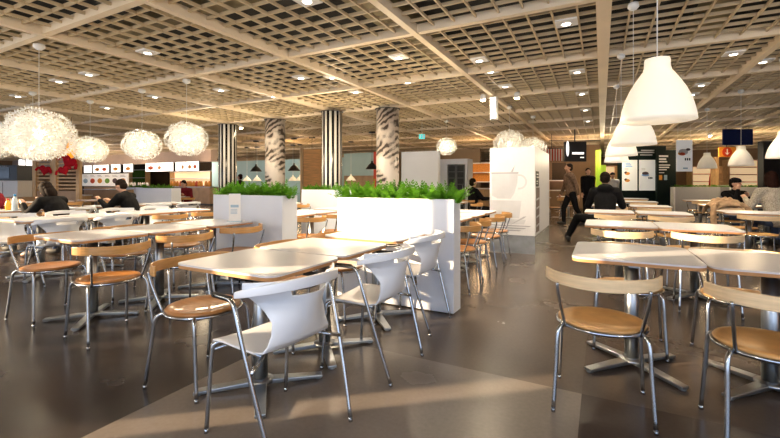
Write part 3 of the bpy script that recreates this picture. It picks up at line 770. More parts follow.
for i in range(2):
    a = -hw + .42 + i * (2 * hw - .5) / 2; b = a + (2 * hw - .5) / 2
    d = MB().box(a + .01, b - .01, -.255, -.235, .12, hz - .2).build('door', 'glass_dark', t)
    g = MB()
    for xx_ in (a + .02, b - .02): g.box(xx_ - .018, xx_ + .018, -.275, -.255, .12, hz - .2)
    for k in range(9): zz = .14 + k * (hz - .36) / 8; g.box(a + .02, b - .02, -.272, -.255, zz - .012, zz + .012)
    g.build('door_frame', 'frame_dark', d)
    MB().tube([(b - .06, -.30, .9), (b - .06, -.30, 1.2)], .01, 8).build('door_handle', 'chrome', d)

# ================================================================== SERVERY AT THE BACK LEFT
def wallbox(px0, px1, Y, z0, z1, dp, name, m, kind='structure', label=None, cat=None):
    a = PY(px0, 180, Y).x; b = PY(px1, 180, Y).x
    o = MB().box((a - b) / 2, (b - a) / 2, 0, dp, z0, z1).build(name, m, None, ((a + b) / 2, Y, 0))
    if kind: o['kind'] = kind
    if label: tag(o, label, cat)
    return o
wallbox(-110, 211, 14.6, 2.36, 2.98, .4, 'trim_101', 'bulkhead')
wallbox(-60, 212, 19.0, 0, 2.98, .2, 'wall_servery', 'wall_dark')
def screen(px0, px1, Y, z0, z1, label, cols, name='menu_screen', cat='menu screen', bgm='screen_white', rows=1, group=None, dp=.06):
    a = PY(px0, 180, Y).x; b = PY(px1, 180, Y).x; w_ = (b - a) / 2
    t = thing(name, label, cat, ((a + b) / 2, Y, (z0 + z1) / 2), 0, group); h = (z1 - z0) / 2
    MB().box(-w_, w_, 0, dp, -h, h).build('frame', 'black_paint' if bgm == 'screen_white' else 'white_flat', t)
    MB().box(-w_ + .02, w_ - .02, -.008, 0, -h + .02, h - .02).build('face', bgm, t)
    for i, cm in enumerate(cols):
        n = len(cols); c = -w_ + .1 + (2 * w_ - .2) * (i + .5) / n; ww = (2 * w_ - .2) / n * .33
        if cm: MB().ell((c, -.012, -h * .15), ww, .006, h * .42, 12, 6).build('food_picture', cm, t)
        g = MB()
        for k in range(2): g.box(c - ww, c + ww * (.6 if k else 1), -.012, -.008, h * (.48 + .2 * k), h * (.56 + .2 * k))
        g.build('text_lines', 'print_mid', t)
    return t
for i, (a, b, cols, lb) in enumerate([(84, 92, [None], 'lit menu screen, leftmost over the servery'), (93, 109, ['food_orange', 'food_red'], 'lit menu screen above the food picture board'), (111, 120.5, ['food_orange'], 'narrow lit menu screen right of the first ones'), (123.5, 133, ['food_orange'], 'narrow lit menu screen just before the dark kitchen opening'), (145.5, 156, ['food_red'], 'lit menu screen with red dish, left end of the long strip'), (156, 173.5, ['food_orange', None, None], 'wide lit menu screen in the middle of the long strip'), (175.5, 186, [None, 'food_orange'], 'lit menu screen right of the wide one'), (186, 199, ['food_orange', 'food_red'], 'lit menu screen, right end of the servery strip')]):
    screen(a, b, 14.54, 1.86, 2.40, lb, cols)
# kitchen fittings behind the opening
screen(81.5, 128, 14.52, 1.0, 1.80, 'white board with a row of small food pictures', ['menu_blue', 'food_red', 'food_orange', 'food_green', 'food_dark', 'food_orange'], 'picture_board', 'board', 'poster_white')
def counter(px0, px1, Y, h, dp, label, m='counter_brown', doors=4, top='steel'):
    a = PY(px0, 190, Y).x; b = PY(px1, 190, Y).x; w_ = (b - a) / 2
    t = thing('service_counter', label, 'counter', ((a + b) / 2, Y + dp / 2, 0))
    MB().box(-w_, w_, -dp / 2, dp / 2, .08, h - .04).build('body', m, t)
    MB().box(-w_ + .03, w_ - .03, -dp / 2 + .04, dp / 2, 0, .08).build('plinth', 'black_paint', t)
    MB().box(-w_ - .02, w_ + .02, -dp / 2 - .03, dp / 2 + .02, h - .04, h).build('worktop', top, t, bevel=.004)
    for i in range(doors):
        x0 = -w_ + 2 * w_ * i / doors; x1 = -w_ + 2 * w_ * (i + 1) / doors
        MB().box(x0 + .01, x1 - .01, -dp / 2 - .018, -dp / 2, .12, h - .07).build('door', m, t, bevel=.003)
    return t
counter(84, 210, 14.6, 1.0, .8, 'long brown servery counter below the menu screens', doors=9)
def stuff_row(name, cat, n, px0, px1, Y, z, fn, label, group):
    pr = None
    for i in range(n):
        p = PY(px0 + (px1 - px0) * (i + .5) / n, 180, Y)
        if pr is None or (i % 3 == 0): o = fn(i); pr = o if pr is None else pr
        else: o = pr.copy(); C.objects.link(o)
        o.location = (p.x, Y + random.uniform(-.1, .1), z); tag(o, label, cat, group)
cyc = ['ceramic', 'food_orange', 'steel', 'ceramic', 'food_red', 'bottle_clear']
stuff_row('serving_jar', 'jar', 12, 128, 150, 14.9, 1.0, lambda i: MB().lathe([(.05, 0), (.055, .1), (.05, .17), (.03, .20), (.035, .24), (0, .25)], 14).build('serving_jar', cyc[i % 6]), 'small jar crowded on the servery counter under the opening', 'jars on the servery counter')
stuff_row('serving_jar', 'jar', 14, 172, 209, 14.9, 1.0, lambda i: MB().lathe([(.08, 0), (.09, .12), (.08, .22), (.05, .26), (.055, .3), (0, .31)], 14).build('serving_jar', cyc[(i + 1) % 6]), 'jar or pot standing on the bright right part of the servery counter', 'pots on the bright counter')
# glowing display shelves behind
def shelf_unit(px0, px1, Y, z0, z1, n, label, m='shelf_glow', nm='display_shelf'):
    a = PY(px0, 180, Y).x; b = PY(px1, 180, Y).x; w_ = (b - a) / 2
    t = thing(nm, label, 'shelf', ((a + b) / 2, Y, 0))
    MB().box(-w_, w_, .34, .38, z0, z1).build('back_panel', m, t)
    MB().box(-w_ - .03, -w_, 0, .38, 0, z1).build('side_panel', 'post_wood', t); MB().box(w_, w_ + .03, 0, .38, 0, z1).build('side_panel', 'post_wood', t)
    for i in range(n + 1):
        z = z0 + (z1 - z0) * i / n; MB().box(-w_, w_, 0, .34, z - .02, z + .02).build('shelf_board', 'white_flat', t)
    return t
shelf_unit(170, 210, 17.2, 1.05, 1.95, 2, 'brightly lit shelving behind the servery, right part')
shelf_unit(128, 145, 18.2, 1.0, 2.2, 2, 'dim greenish shelving in the dark kitchen opening', 'hedge_green')
# lattice wood screens with posts, hearts
def lattice(px0, px1, d, z0, z1, label):
    a = W(px0, 183, d); b = W(px1, 183, d); L = (b - a).length; ang = math.atan2(b.y - a.y, b.x - a.x)
    t = thing('lattice_screen', label, 'screen', (a.x, a.y, 0), ang)
    for x in (0, L): MB().box(x - .05, x + .05, -.05, .05, 0, z1).build('post', 'post_wood', t)
    g = MB(); z = z0
    while z < z1 - .05: g.box(.05, L - .05, -.015, .015, z, z + .045); z += .10
    g.build('slats', 'wood_panel' if z1 > 2.2 else 'post_wood', t)
    MB().box(.05, L - .05, -.02, .02, .55, z0 - .04).build('lower_panel', 'counter_brown', t)
    if z1 > 2.2: MB().box(.05, L - .05, .016, .03, z0, z1 - .03).build('back_panel', 'wood_panel', t)
lattice(35.5, 53, 11.5, 1.02, 1.98, 'wooden lattice screen at left, holding one dark red heart cushion')
lattice(55.5, 79, 11.3, 1.02, 1.98, 'wooden lattice screen with posts, holding the bright red heart cushions')
lattice(302, 323, 14.5, .7, 2.45, 'warm slatted wood screen between the blue wall and tall striped column')
def heart(px, py, d, s_, label, tilt):
    p = W(px, py, d); t = thing('heart_cushion', label, 'cushion', p, TH)
    g = MB(); pl = []
    for k in range(36):
        q = 2 * PI * k / 36; x = 16 * math.sin(q) ** 3; z = 13 * math.cos(q) - 5 * math.cos(2 * q) - 2 * math.cos(3 * q) - math.cos(4 * q); pl.append(Vector((x / 17 * s_, 0, z / 17 * s_)))
    vs = []; n = 36; sc = [(1, 0), (.9, .10), (.6, .20), (.2, .25)]
    for sgn in (1, -1):
        for f, y in sc:
            for v in pl: vs.append((v.x * f, sgn * y * s_, v.z * f))
    fs = []
    for h in range(2):
        for r in range(3):
            for k in range(n): fs.append((h * 4 * n + r * n + k, h * 4 * n + r * n + (k + 1) % n, h * 4 * n + (r + 1) * n + (k + 1) % n, h * 4 * n + (r + 1) * n + k))
        fs.append(tuple(h * 4 * n + 3 * n + k for k in range(n)))
    o = MB().add(vs, fs, True).build('heart_body', 'heart_red', t); o.rotation_euler.y = tilt
    for sx in (-1, 1):
        pts = bez([(sx * s_ * .6, 0, s_ * .2), (sx * s_ * 1.05, -.03, s_ * .15), (sx * s_ * 1.25, -.05, -s_ * .35)], 4)
        a = MB().tube(pts, [s_ * .16] * (len(pts) - 2) + [s_ * .19, s_ * .15], 8).build('cushion_arm', 'heart_red', t)
        a.rotation_euler.y = tilt
heart(45, 170, 11.25, .17, 'dark red heart-shaped cushion with arms on the left lattice screen', .2)
heart(69, 162, 11.05, .22, 'bright red heart-shaped cushion with arms, the upper one', .5)
heart(64, 170, 10.9, .17, 'bright red heart-shaped cushion with arms, the lower one', -.4)
p = W(71.5, 149, 11.2); t = thing('ball_pendant_lamp', 'small glowing orange lamp hanging above the red heart cushions', 'lamp', p)
MB().lathe([(0, -.26), (.08, -.2), (.12, -.05), (.10, .1), (.05, .2), (0, .22)], 18).build('lamp_shade', 'orange_shade', t)
MB().tube([(0, 0, .2), (0, 0, ZC + .08 - p.z)], .006, 5).build('cord', 'black_paint', t)
# far left: oven on a white cabinet, low cabinets, lit hatch
def cab(px0, px1, d, z0, z1, dp, name, label, cat, m, extra=None):
    a = W(px0, 183, d); b = W(px1, 183, d); L = (b - a).length; t = thing(name, label, cat, (a.x, a.y, 0), TH)
    MB().box(0, L, 0, dp, z0, z1).build('body', m, t, bevel=.006)
    if z0 < .1: MB().box(.02, L - .02, .04, dp - .01, 0, z0).build('toe_kick', 'black_paint', t)
    return t, L
t, L = cab(-12, 17.5, 13.5, .08, 1.28, .7, 'tall_cabinet', 'white cabinet at the left edge under the black oven', 'cabinet', 'bulkhead' if False else 'white_flat')
MB().box(L * .5 - .005, L * .5 + .005, -.01, 0, .1, 1.22).build('door_gap', 'black_paint', t)
t, L = cab(-10, 17, 13.5, 1.29, 1.80, .6, 'oven', 'black oven on the white cabinet at the left edge', 'oven', 'black_paint')
MB().box(.08, L - .25, -.01, 0, 1.36, 1.72).build('oven_window', 'glass_dark', t); MB().tube([(.1, -.04, 1.76), (L - .3, -.04, 1.76)], .012, 6).build('oven_handle', 'chrome', t)
t, L = cab(18, 33.5, 14.2, 1.72, 2.06, .08, 'lit_hatch', 'pair of bright lit panels above the left kitchen hatch', 'light panel', 'black_paint')
MB().box(.03, L * .46, -.01, 0, 1.75, 2.03).build('panel', 'screen_white', t); MB().box(L * .52, L - .03, -.01, 0, 1.75, 2.03).build('panel', 'screen_white', t)
t, L = cab(-14, 22, 10.5, .06, .82, .6, 'low_cabinet', 'low brown cabinet behind the woman at the left edge', 'cabinet', 'counter_brown')
for i in range(3): MB().box(L * i / 3 + .02, L * (i + 1) / 3 - .02, -.015, 0, .1, .78).build('door', 'post_wood', t)
t, L = cab(34, 84, 12.3, .06, .80, .3, 'low_divider', 'low wooden divider below the lattice screens', 'divider', 'post_wood')
MB().box(-.02, L + .02, -.03, .33, .80, .84).build('top_board', 'laminate', t)
t, L = cab(84, 128, 13.0, .06, .98, .3, 'low_divider', 'grey-brown low divider under the food picture board', 'divider', 'counter_brown')
MB().box(-.02, L + .02, -.03, .33, .98, 1.0).build('top_board', 'steel', t)

# ================================================================== BLUE WALL AREA
wallbox(212, 345, 17.0, 0, 2.50, .2, 'wall_blue', 'wall_blue')
wallbox(344, 374, 16.2, 1.55, 2.62, .2, 'wall_blue', 'wall_blue')
wallbox(344, 374, 16.3, 0, 1.55, .2, 'wall_back', 'counter_brown')
wallbox(373.5, 376.5, 15.8, 0, 2.62, .12, 'trim_102', 'red_sign')
wallbox(205, 480, 20.5, 0, 2.98, .2, 'wall_back', 'wall_beige')
# cafe far in the middle, behind partition
counter(470, 491, 15.2, 1.0, .6, 'pale counter seen between cabinet and cup print stand', 'post_wood', 2, 'laminate')
shelf_unit(462, 492, 18.0, 1.25, 2.1, 2, 'wooden shelf with glowing orange goods behind the cup print stand', 'food_orange')
# ================================================================== BACK RIGHT
wallbox(552, 566, 18.2, 1.05, 2.05, .1, 'wall_back', 'wall_dark')
wallbox(540, 600, 21.0, 0, 2.98, .2, 'wall_back', 'wall_warm')
shelf_unit(549, 566, 17.5, .9, 1.3, 1, 'low wooden shelf behind the walking person', 'counter_brown')
# striped awning
a = W(541, 150, 15); t = thing('striped_awning', 'red and white striped awning behind the cup print stand', 'awning', a, TH)
for i in range(8):
    MB().box(i * .10, i * .10 + .052, 0, .03, -.40, .04).build('red_stripe', 'red_sign', t)
    MB().box(i * .10 + .052, i * .10 + .10, 0, .03, -.40, .04).build('white_stripe', 'white_flat', t)
MB().tube([(-.2, .01, .06), (1.0, .01, .06)], .02, 6).build('rail', 'black_paint', t)
MB().tube([(.4, .01, .06), (.4, .01, ZC + .08 - a.z)], .01, 6).build('hanger', 'black_paint', t)
# hanging video screen
a = W(564.5, 150, 13.5); t = thing('video_screen', 'black hanging video screen with a white text line, over the walking person', 'screen', (a.x, a.y, 0), TH); k = 13.5 / F
z0, z1 = 1.2 + (183 - 161.5) * k, 1.2 + (183 - 141.5) * k; w_ = 22 * k
MB().box(0, w_, 0, .08, z0, z1).build('casing', 'black_paint', t, bevel=.008)
MB().box(w_ * .35, w_ * .88, -.006, 0, z0 + .24, z0 + .31).build('text_line', 'screen_white', t)
MB().box(w_ * .72, w_ * .88, -.006, 0, z0 + .12, z0 + .15).build('text_line', 'screen_white', t)
MB().ell((w_ * .14, -.003, (z0 + z1) / 2 + .1), .05, .006, .26).build('white_picture', 'screen_white', t)
MB().tube([(w_ / 2, .05, z1), (w_ / 2, .05, ZC + .08)], .02, 6).build('hanger', 'black_paint', t)
MB().tube([(-.5, .05, z1 + .03), (w_ + .5, .05, z1 + .03)], .015, 6).build('rail', 'black_paint', t)
# menu wall
def panelwall(px0, px1, d, z0, z1, dp, name, label, cat, m):
    a = W(px0, 183, d); b = W(px1, 183, d); L = (b - a).length; t = thing(name, label, cat, (a.x, a.y, 0), TH)
    MB().box(0, L, 0, dp, z0, z1).build('panel', m, t); return t, L
D_ = 15.5; k = D_ / F
def zz(py, d): return HC + (HY - py) / F * d
t, L = panelwall(619.5, 666, D_, 0, zz(146, D_), .15, 'menu_wall', 'dark menu wall with two white posters beyond the right tables', 'menu wall', 'sign_dark')
def X(px, px0=619.5): return (px - px0) * k
for n_, (a, b) in enumerate(((622, 637), (639, 655.5))):
    ps = MB().box(X(a), X(b), -.02, 0, zz(190.5, D_), zz(160, D_)).build('poster', 'poster_white', t)
    if n_ == 0:
        for i in range(3): MB().box(X(625), X(632 - i), -.025, -.02, zz(167 - 1.6 * i, D_), zz(166 - 1.6 * i, D_)).build('blue_text_line', 'sky_print', ps)
        for py in (173.5, 180.5):
            MB().ell((X(627), -.024, zz(py, D_)), .10, .006, .06).build('dish_picture', 'food_orange', ps); MB().ell((X(625.5), -.024, zz(py - .8, D_)), .06, .006, .05).build('berry_picture', 'food_dark', ps)
    else:
        MB().ell((X(645), -.024, zz(173.5, D_)), .13, .006, .07).build('dish_picture', 'food_dark', ps)
        MB().ell((X(645), -.024, zz(175, D_)), .16, .005, .05).build('plate_picture', 'sky_print', ps)
        for i in range(3): MB().box(X(648 + i * 1.5), X(649 + i * 1.5), -.025, -.02, zz(179, D_), zz(177, D_)).build('price_digit', 'sign_dark', ps)
    for i in range(2): MB().box(X(a + 2), X(a + 6), -.025, -.02, zz(169 + i * 1.2, D_), zz(168.6 + i * 1.2, D_)).build('text_line', 'print_mid', ps)
for (a, b, y) in ((627, 654, 153), (641, 654, 151), (640, 652, 155.5)):
    MB().box(X(a), X(b), -.02, 0, zz(y, D_), zz(y - 1.1, D_)).build('chalk_lettering', 'print_grey', t)
MB().tube([(.1, .07, zz(146, D_)), (.1, .07, ZC + .08)], .015, 6).build('hanger', 'black_paint', t)
t, L = panelwall(657, 676, 15.2, 0, zz(150, 15.2), .1, 'information_board', 'dark green board with white lettering right of the posters', 'sign', 'sign_dark'); k = 15.2 / F
for (a, b, y0_, y1_) in ((659, 668, 157, 155.3), (659, 666, 160, 158.3), (659, 667, 162.4, 161), (659, 669, 168, 166.8), (659, 670, 165.5, 164.6), (659, 666.5, 170.2, 169.3), (659, 664, 173, 172.4)):
    MB().box((a - 657) * k, (b - 657) * k, -.01, 0, zz(y0_, 15.2), zz(y1_, 15.2)).build('lettering', 'white_flat', t)
for a, m in ((659, 'food_orange'), (664, 'menu_blue')): MB().box((a - 657) * k, (a + 3 - 657) * k, -.01, 0, zz(180, 15.2), zz(175, 15.2)).build('small_picture', m, t)
# hanging food poster
d = 12.6; k = d / F; a = W(676.5, 183, d); t = thing('hanging_poster', 'white hanging food poster between dark board and bell lamps', 'poster', (a.x, a.y, 0), TH)
w_ = 16 * k; MB().box(0, w_, 0, .02, zz(171.5, d), zz(140, d)).build('sheet', 'poster_white', t)
MB().ell((w_ * .28, -.004, zz(153.5, d)), .10, .006, .06).build('dish_picture', 'food_orange', t); MB().ell((w_ * .42, -.006, zz(152, d)), .15, .005, .10).build('plate_picture', 'print_grey', t)
MB().ell((w_ * .36, -.010, zz(154, d)), .09, .005, .05).build('dish_picture', 'food_red', t); MB().ell((w_ * .72, -.008, zz(149.5, d)), .07, .006, .04).build('salad_picture', 'food_dark', t)
for i in range(3): MB().box(w_ * (.52 + .13 * i), w_ * (.60 + .13 * i), -.006, 0, zz(160.5, d), zz(158, d)).build('price_digit', 'sign_dark', t)
MB().box(w_ * .4, w_ * .7, -.006, 0, zz(169, d), zz(167.5, d)).build('maker_mark', 'menu_blue', t)
for f in (.1, .9): MB().tube([(w_ * f, .01, zz(140, d)), (w_ * f, .01, ZC + .08)], .004, 5).build('hanging_wire', 'cord_white', t)
# navy hanging sign
d = 13; k = d / F; a = W(723.5, 183, d); t = thing('hanging_sign', 'plain navy blue hanging sign behind the bell lamp', 'sign', (a.x, a.y, 0), TH)
MB().box(0, 29.5 * k, 0, .05, zz(145, d), zz(129, d)).build('board', 'navy', t)
for f in (3, 26): MB().tube([(f * k, .02, zz(129, d)), (f * k, .02, ZC + .08)], .006, 5).build('hanging_wire', 'black_paint', t)
# round arrow sign
d = 16; k = d / F; a = W(719, 183, d); t = thing('arrow_sign', 'orange sign with a red disc and white down arrow, below the navy sign', 'sign', (a.x, a.y, 0), TH)
MB().box(0, 17 * k, 0, .04, zz(157, d), zz(147, d)).build('board', 'food_orange', t)
cxx = 8 * k; cz = zz(152, d)
MB().add([(cxx + .19 * math.cos(q * PI / 12), -.012, cz + .19 * math.sin(q * PI / 12)) for q in range(24)] + [(cxx + .19 * math.cos(q * PI / 12), 0, cz + .19 * math.sin(q * PI / 12)) for q in range(24)], [tuple(range(24))] + [(i, (i + 1) % 24, 24 + (i + 1) % 24, 24 + i) for i in range(24)]).build('disc', 'red_sign', t)
g = MB(); g.prism_xz([(cxx - .02, cz + .12), (cxx - .02, cz - .04), (cxx - .09, cz - .02), (cxx, cz - .12), (cxx + .09, cz - .02), (cxx + .02, cz - .04), (cxx + .02, cz + .12)], -.018, -.012); g.build('arrow', 'white_flat', t)
MB().tube([(cxx, .02, zz(147, d)), (cxx, .02, ZC + .08)], .01, 5).build('hanger', 'black_paint', t)
# low planter wall in the back right
def lowwall(px0, px1, d, label):
    a = W(px0, 183, d); b = W(px1, 183, d); L = (b - a).length; t = thing('low_planter_wall', label, 'divider', (a.x, a.y, 0), TH)
    MB().box(0, L, 0, .4, .05, zz(187, d)).build('panels', 'grey_panel', t); MB().box(.02, L - .02, .03, .37, 0, .05).build('plinth', 'black_paint', t)
    MB().box(0, .04, -.012, 0, .05, zz(187, d)).build('end_strip', 'white_flat', t)
    return t
lowwall(674, 726, 15.0, 'low grey planter wall beyond the right tables, left section'); lowwall(729.5, 800, 14.6, 'low grey planter wall behind the couple, right section')
for i in range(14):
    px = 677 + i * 9.2; p = W(px, 183, 14.8 if px > 729 else 15.2); o = ferns[i % 4].copy(); C.objects.link(o); o.location = (p.x, p.y, zz(187, 15) + .0); o.rotation_euler.z = TH + (i % 2) * PI; o.scale = (.9, .6, .35)
    o.data = ferns[i % 4].data; tag(o, 'low dark plant along the top of the grey planter wall', 'plant', 'plants on the grey planter wall')
# bright shop area
d = 19.5
def shopshelf(px0, px1, d, z0, z1, n, label, m):
    a = W(px0, 183, d); b = W(px1, 183, d); L = (b - a).length; t = thing('shop_shelf', label, 'shelf', (a.x, a.y, 0), TH)
    MB().box(0, L, .36, .4, z0, z1).build('back_panel', m, t); MB().box(-.03, 0, 0, .4, 0, z1).build('side_panel', 'post_wood', t); MB().box(L, L + .03, 0, .4, 0, z1).build('side_panel', 'post_wood', t)
    for i in range(n + 1):
        z = z0 + (z1 - z0) * i / n; MB().box(0, L, 0, .36, z - .02, z + .02).build('shelf_board', 'post_wood', t)
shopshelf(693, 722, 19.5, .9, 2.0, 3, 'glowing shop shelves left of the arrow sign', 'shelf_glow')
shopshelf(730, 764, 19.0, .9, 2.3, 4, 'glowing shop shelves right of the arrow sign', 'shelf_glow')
t, L = panelwall(763.5, 800, 12.5, 0, 2.5, .2, 'dark_partition', 'black partition at the right edge behind the couple', 'partition', 'black_paint')
t, L = panelwall(716, 719, 17.0, 0, 2.3, .3, 'wooden_pillar', 'slim wooden pillar right of the small bell lamp', 'pillar', 'post_wood')
p = W(713, 180, 17.5); t = tag(MB().lathe([(0.02, 0), (.16, .02), (.13, .5), (.07, .8), (.03, .9), (0, .92)], 14).build('red_coat', 'heart_red', None, (p.x, p.y, .95)), 'red garment standing on display near the wooden pillar', 'garment')
p = W(713, 180, 17.5); t = thing('display_plinth', 'low dark plinth under the red garment', 'plinth', (p.x, p.y, 0)); MB().box(-.25, .25, -.25, .25, 0, .93).build('body', 'wall_dark', t, bevel=.01); MB().box(-.27, .27, -.27, .27, .93, .95).build('top', 'post_wood', t)
# lime green posts and bright area left of the bell lamps
t, L = panelwall(597, 601, 15.0, 0, zz(150, 15), .12, 'green_post', 'tall lime green post left of the bell lamp line', 'post', 'lime')
t, L = panelwall(598, 606, 17.5, 0, zz(165, 17.5), .15, 'room_divider', 'lime green panel behind the hooded person', 'panel', 'lime')
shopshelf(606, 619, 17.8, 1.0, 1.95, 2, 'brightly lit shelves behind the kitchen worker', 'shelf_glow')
wallbox(640, 900, 27.0, 0, 2.98, .2, 'wall_back', 'wall_warm')
# exit sign, smoke box
d = 12.3; p = W(422, 136.5, d); t = thing('exit_sign', 'small hanging teal emergency exit sign above the white partition', 'sign', p, TH)
MB().box(-.09, .09, 0, .03, -.07, .07).build('panel', 'teal_sign', t)
g = MB(); g.box(-.05, -.035, -.006, 0, -.045, .02); g.box(-.065, -.02, -.006, 0, .0, .015); g.box(-.055, -.03, -.006, 0, .025, .05); g.box(.02, .06, -.006, 0, -.05, .05); g.build('pictogram', 'white_flat', t)
MB().tube([(0, .01, .07), (0, .01, ZC + .08 - p.z)], .006, 5).build('hanger', 'cord_white', t)
p = PY(495, 100, 8.2); t = thing('hanging_light_box', 'white box-shaped fitting hanging from the main ceiling beam', 'light box', (-1.93, 8.2, 2.48))
MB().box(-.07, .07, -.07, .07, 0, .46).build('housing', 'white_flat', t, bevel=.01); MB().box(-.045, .045, -.075, -.07, .03, .43).build('lens', 'lamp_lens', t)
for (px, py, lb) in ((483, 100, 'round bright spotlight on the ceiling left of the hanging light box'), (517, 98, 'round bright spotlight right of the hanging light box'), (710, 136, 'bright round spotlight above the small bell lamp'), (241, 128, 'bright round spotlight right of the thinner striped column')):
    d = (ZC - .12 - HC) * F / (HY - py); p = W(px, py, d); t = thing('ceiling_spotlight', lb, 'ceiling light', (p.x, p.y, ZC - .12))
    MB().lathe([(.05, 0), (.06, .02), (.05, .10), (.02, .12)], 14).build('housing', 'white_flat', t); MB().ell((0, 0, 0), .05, .05, .03).build('lens', 'bulb', t)

# ================================================================== TABLE ITEMS
p = at_ = W(239, 208, 4.75)
t = thing('menu_card', 'white upright menu card standing on the table before the left planter', 'menu card', (-3.80, 3.33, TZ), TH + .1)
MB().box(-.065, .065, -.004, .004, .005, .33).build('card', 'white_flat', t); MB().box(-.075, .075, -.035, .035, 0, .012).build('stand_foot', 'bottle_clear', t)
MB().box(-.045, .045, -.006, -.004, .17, .20).build('heading', 'menu_blue', t); g = MB()
for i in range(4): g.box(-.045, .03, -.006, -.004, .14 - i * .015, .146 - i * .015)
g.build('text_lines', 'menu_blue', t)
def plate(x, y, label, food='food_green', r=.12):
    t = thing('plate', label, 'plate', (x, y, TZ)); MB().lathe([(0, 0), (r * .6, 0), (r, .018), (r, .022), (r * .6, .006), (0, .006)], 24).build('dish', 'ceramic', t)
    if food: MB().ell((0, 0, .016), r * .55, r * .5, .02).build('food', food, t)
def bottle(x, y, label, m, cap, h=.2, r=.03):
    t = thing('bottle', label, 'bottle', (x, y, TZ)); MB().lathe([(r * .9, 0), (r, .01), (r, h * .62), (r * .5, h * .8), (r * .42, h * .9)], 16).build('body', m, t); MB().lathe([(r * .5, h * .88), (r * .5, h), (0, h)], 12).build('cap', cap, t)

# ================================================================== PEOPLE
def skel(name, verts, edges, radii, m, parent, sub=2, extra=None, vox=0):
    """limb chains with tapering elliptical sections, fused into one continuous surface"""
    g = MB(); rr = [r if isinstance(r, tuple) else (r, r) for r in radii]; V = [Vector(v) for v in verts]
    for i, v in enumerate(V):
        rx, ry = rr[i]; g.ell(tuple(v), rx, ry, (rx + ry) / 2 if rx == ry else min(rx, ry), 16, 10)
    for a, b in edges:
        if not isinstance(radii[a], tuple) and isinstance(radii[b], tuple): a, b = b, a
        A, B = V[a], V[b]; t = (B - A).normalized(); ra, rb = rr[a], rr[b]
        if isinstance(radii[a], tuple) and not isinstance(radii[b], tuple) and abs(t.z) < .8 or (isinstance(radii[a], tuple) and rb[0] < ra[0] * .75 and abs(t.z) < .8): ra = (rb[0] * 1.15,) * 2
        u = Vector((1, 0, 0)) - t * t.x
        if u.length < .2: u = Vector((0, 1, 0)) - t * t.y
        u.normalize(); w_ = t.cross(u); n = 16; K = 5; vs = []
        for k in range(K + 1):
            f = k / K; c = A.lerp(B, f); x_, y_ = ra[0] * (1 - f) + rb[0] * f, ra[1] * (1 - f) + rb[1] * f
            for q in range(n): z_ = 2 * PI * q / n; vs.append(c + u * math.cos(z_) * x_ + w_ * math.sin(z_) * y_)
        fs = [(k * n + q, k * n + (q + 1) % n, (k + 1) * n + (q + 1) % n, (k + 1) * n + q) for k in range(K) for q in range(n)] + [tuple(range(n))[::-1], tuple(K * n + q for q in range(n))]
        g.add(vs, fs, True)
    if extra: g.add(extra.v, extra.f, True)
    ev = bpy.data.meshes.new('tmp'); ev.from_pydata(g.v, [], g.f); bm = bmesh.new(); bm.from_mesh(ev); bmesh.ops.remove_doubles(bm, verts=bm.verts, dist=1e-6); bmesh.ops.recalc_face_normals(bm, faces=bm.faces); bm.to_mesh(ev); bm.free()
    o = bpy.data.objects.new('tmp', ev); C.objects.link(o); rm = o.modifiers.new('r', 'REMESH'); rm.mode = 'VOXEL'; rm.voxel_size = vox; rm.use_smooth_shade = True
    sm = o.modifiers.new('sm', 'SMOOTH'); sm.iterations = 3 if vox < .01 else 6; sm.factor = .5
    dg = bpy.context.evaluated_depsgraph_get(); dg.update(); e2 = bpy.data.meshes.new_from_object(o.evaluated_get(dg)); bpy.data.objects.remove(o); e2.name = name
    e2.materials.clear(); e2.materials.append(M[m])
    o = bpy.data.objects.new(name, e2); C.objects.link(o); o.parent = parent
    return o
def lerp(a, b, t): return Vector(a) * (1 - t) + Vector(b) * t
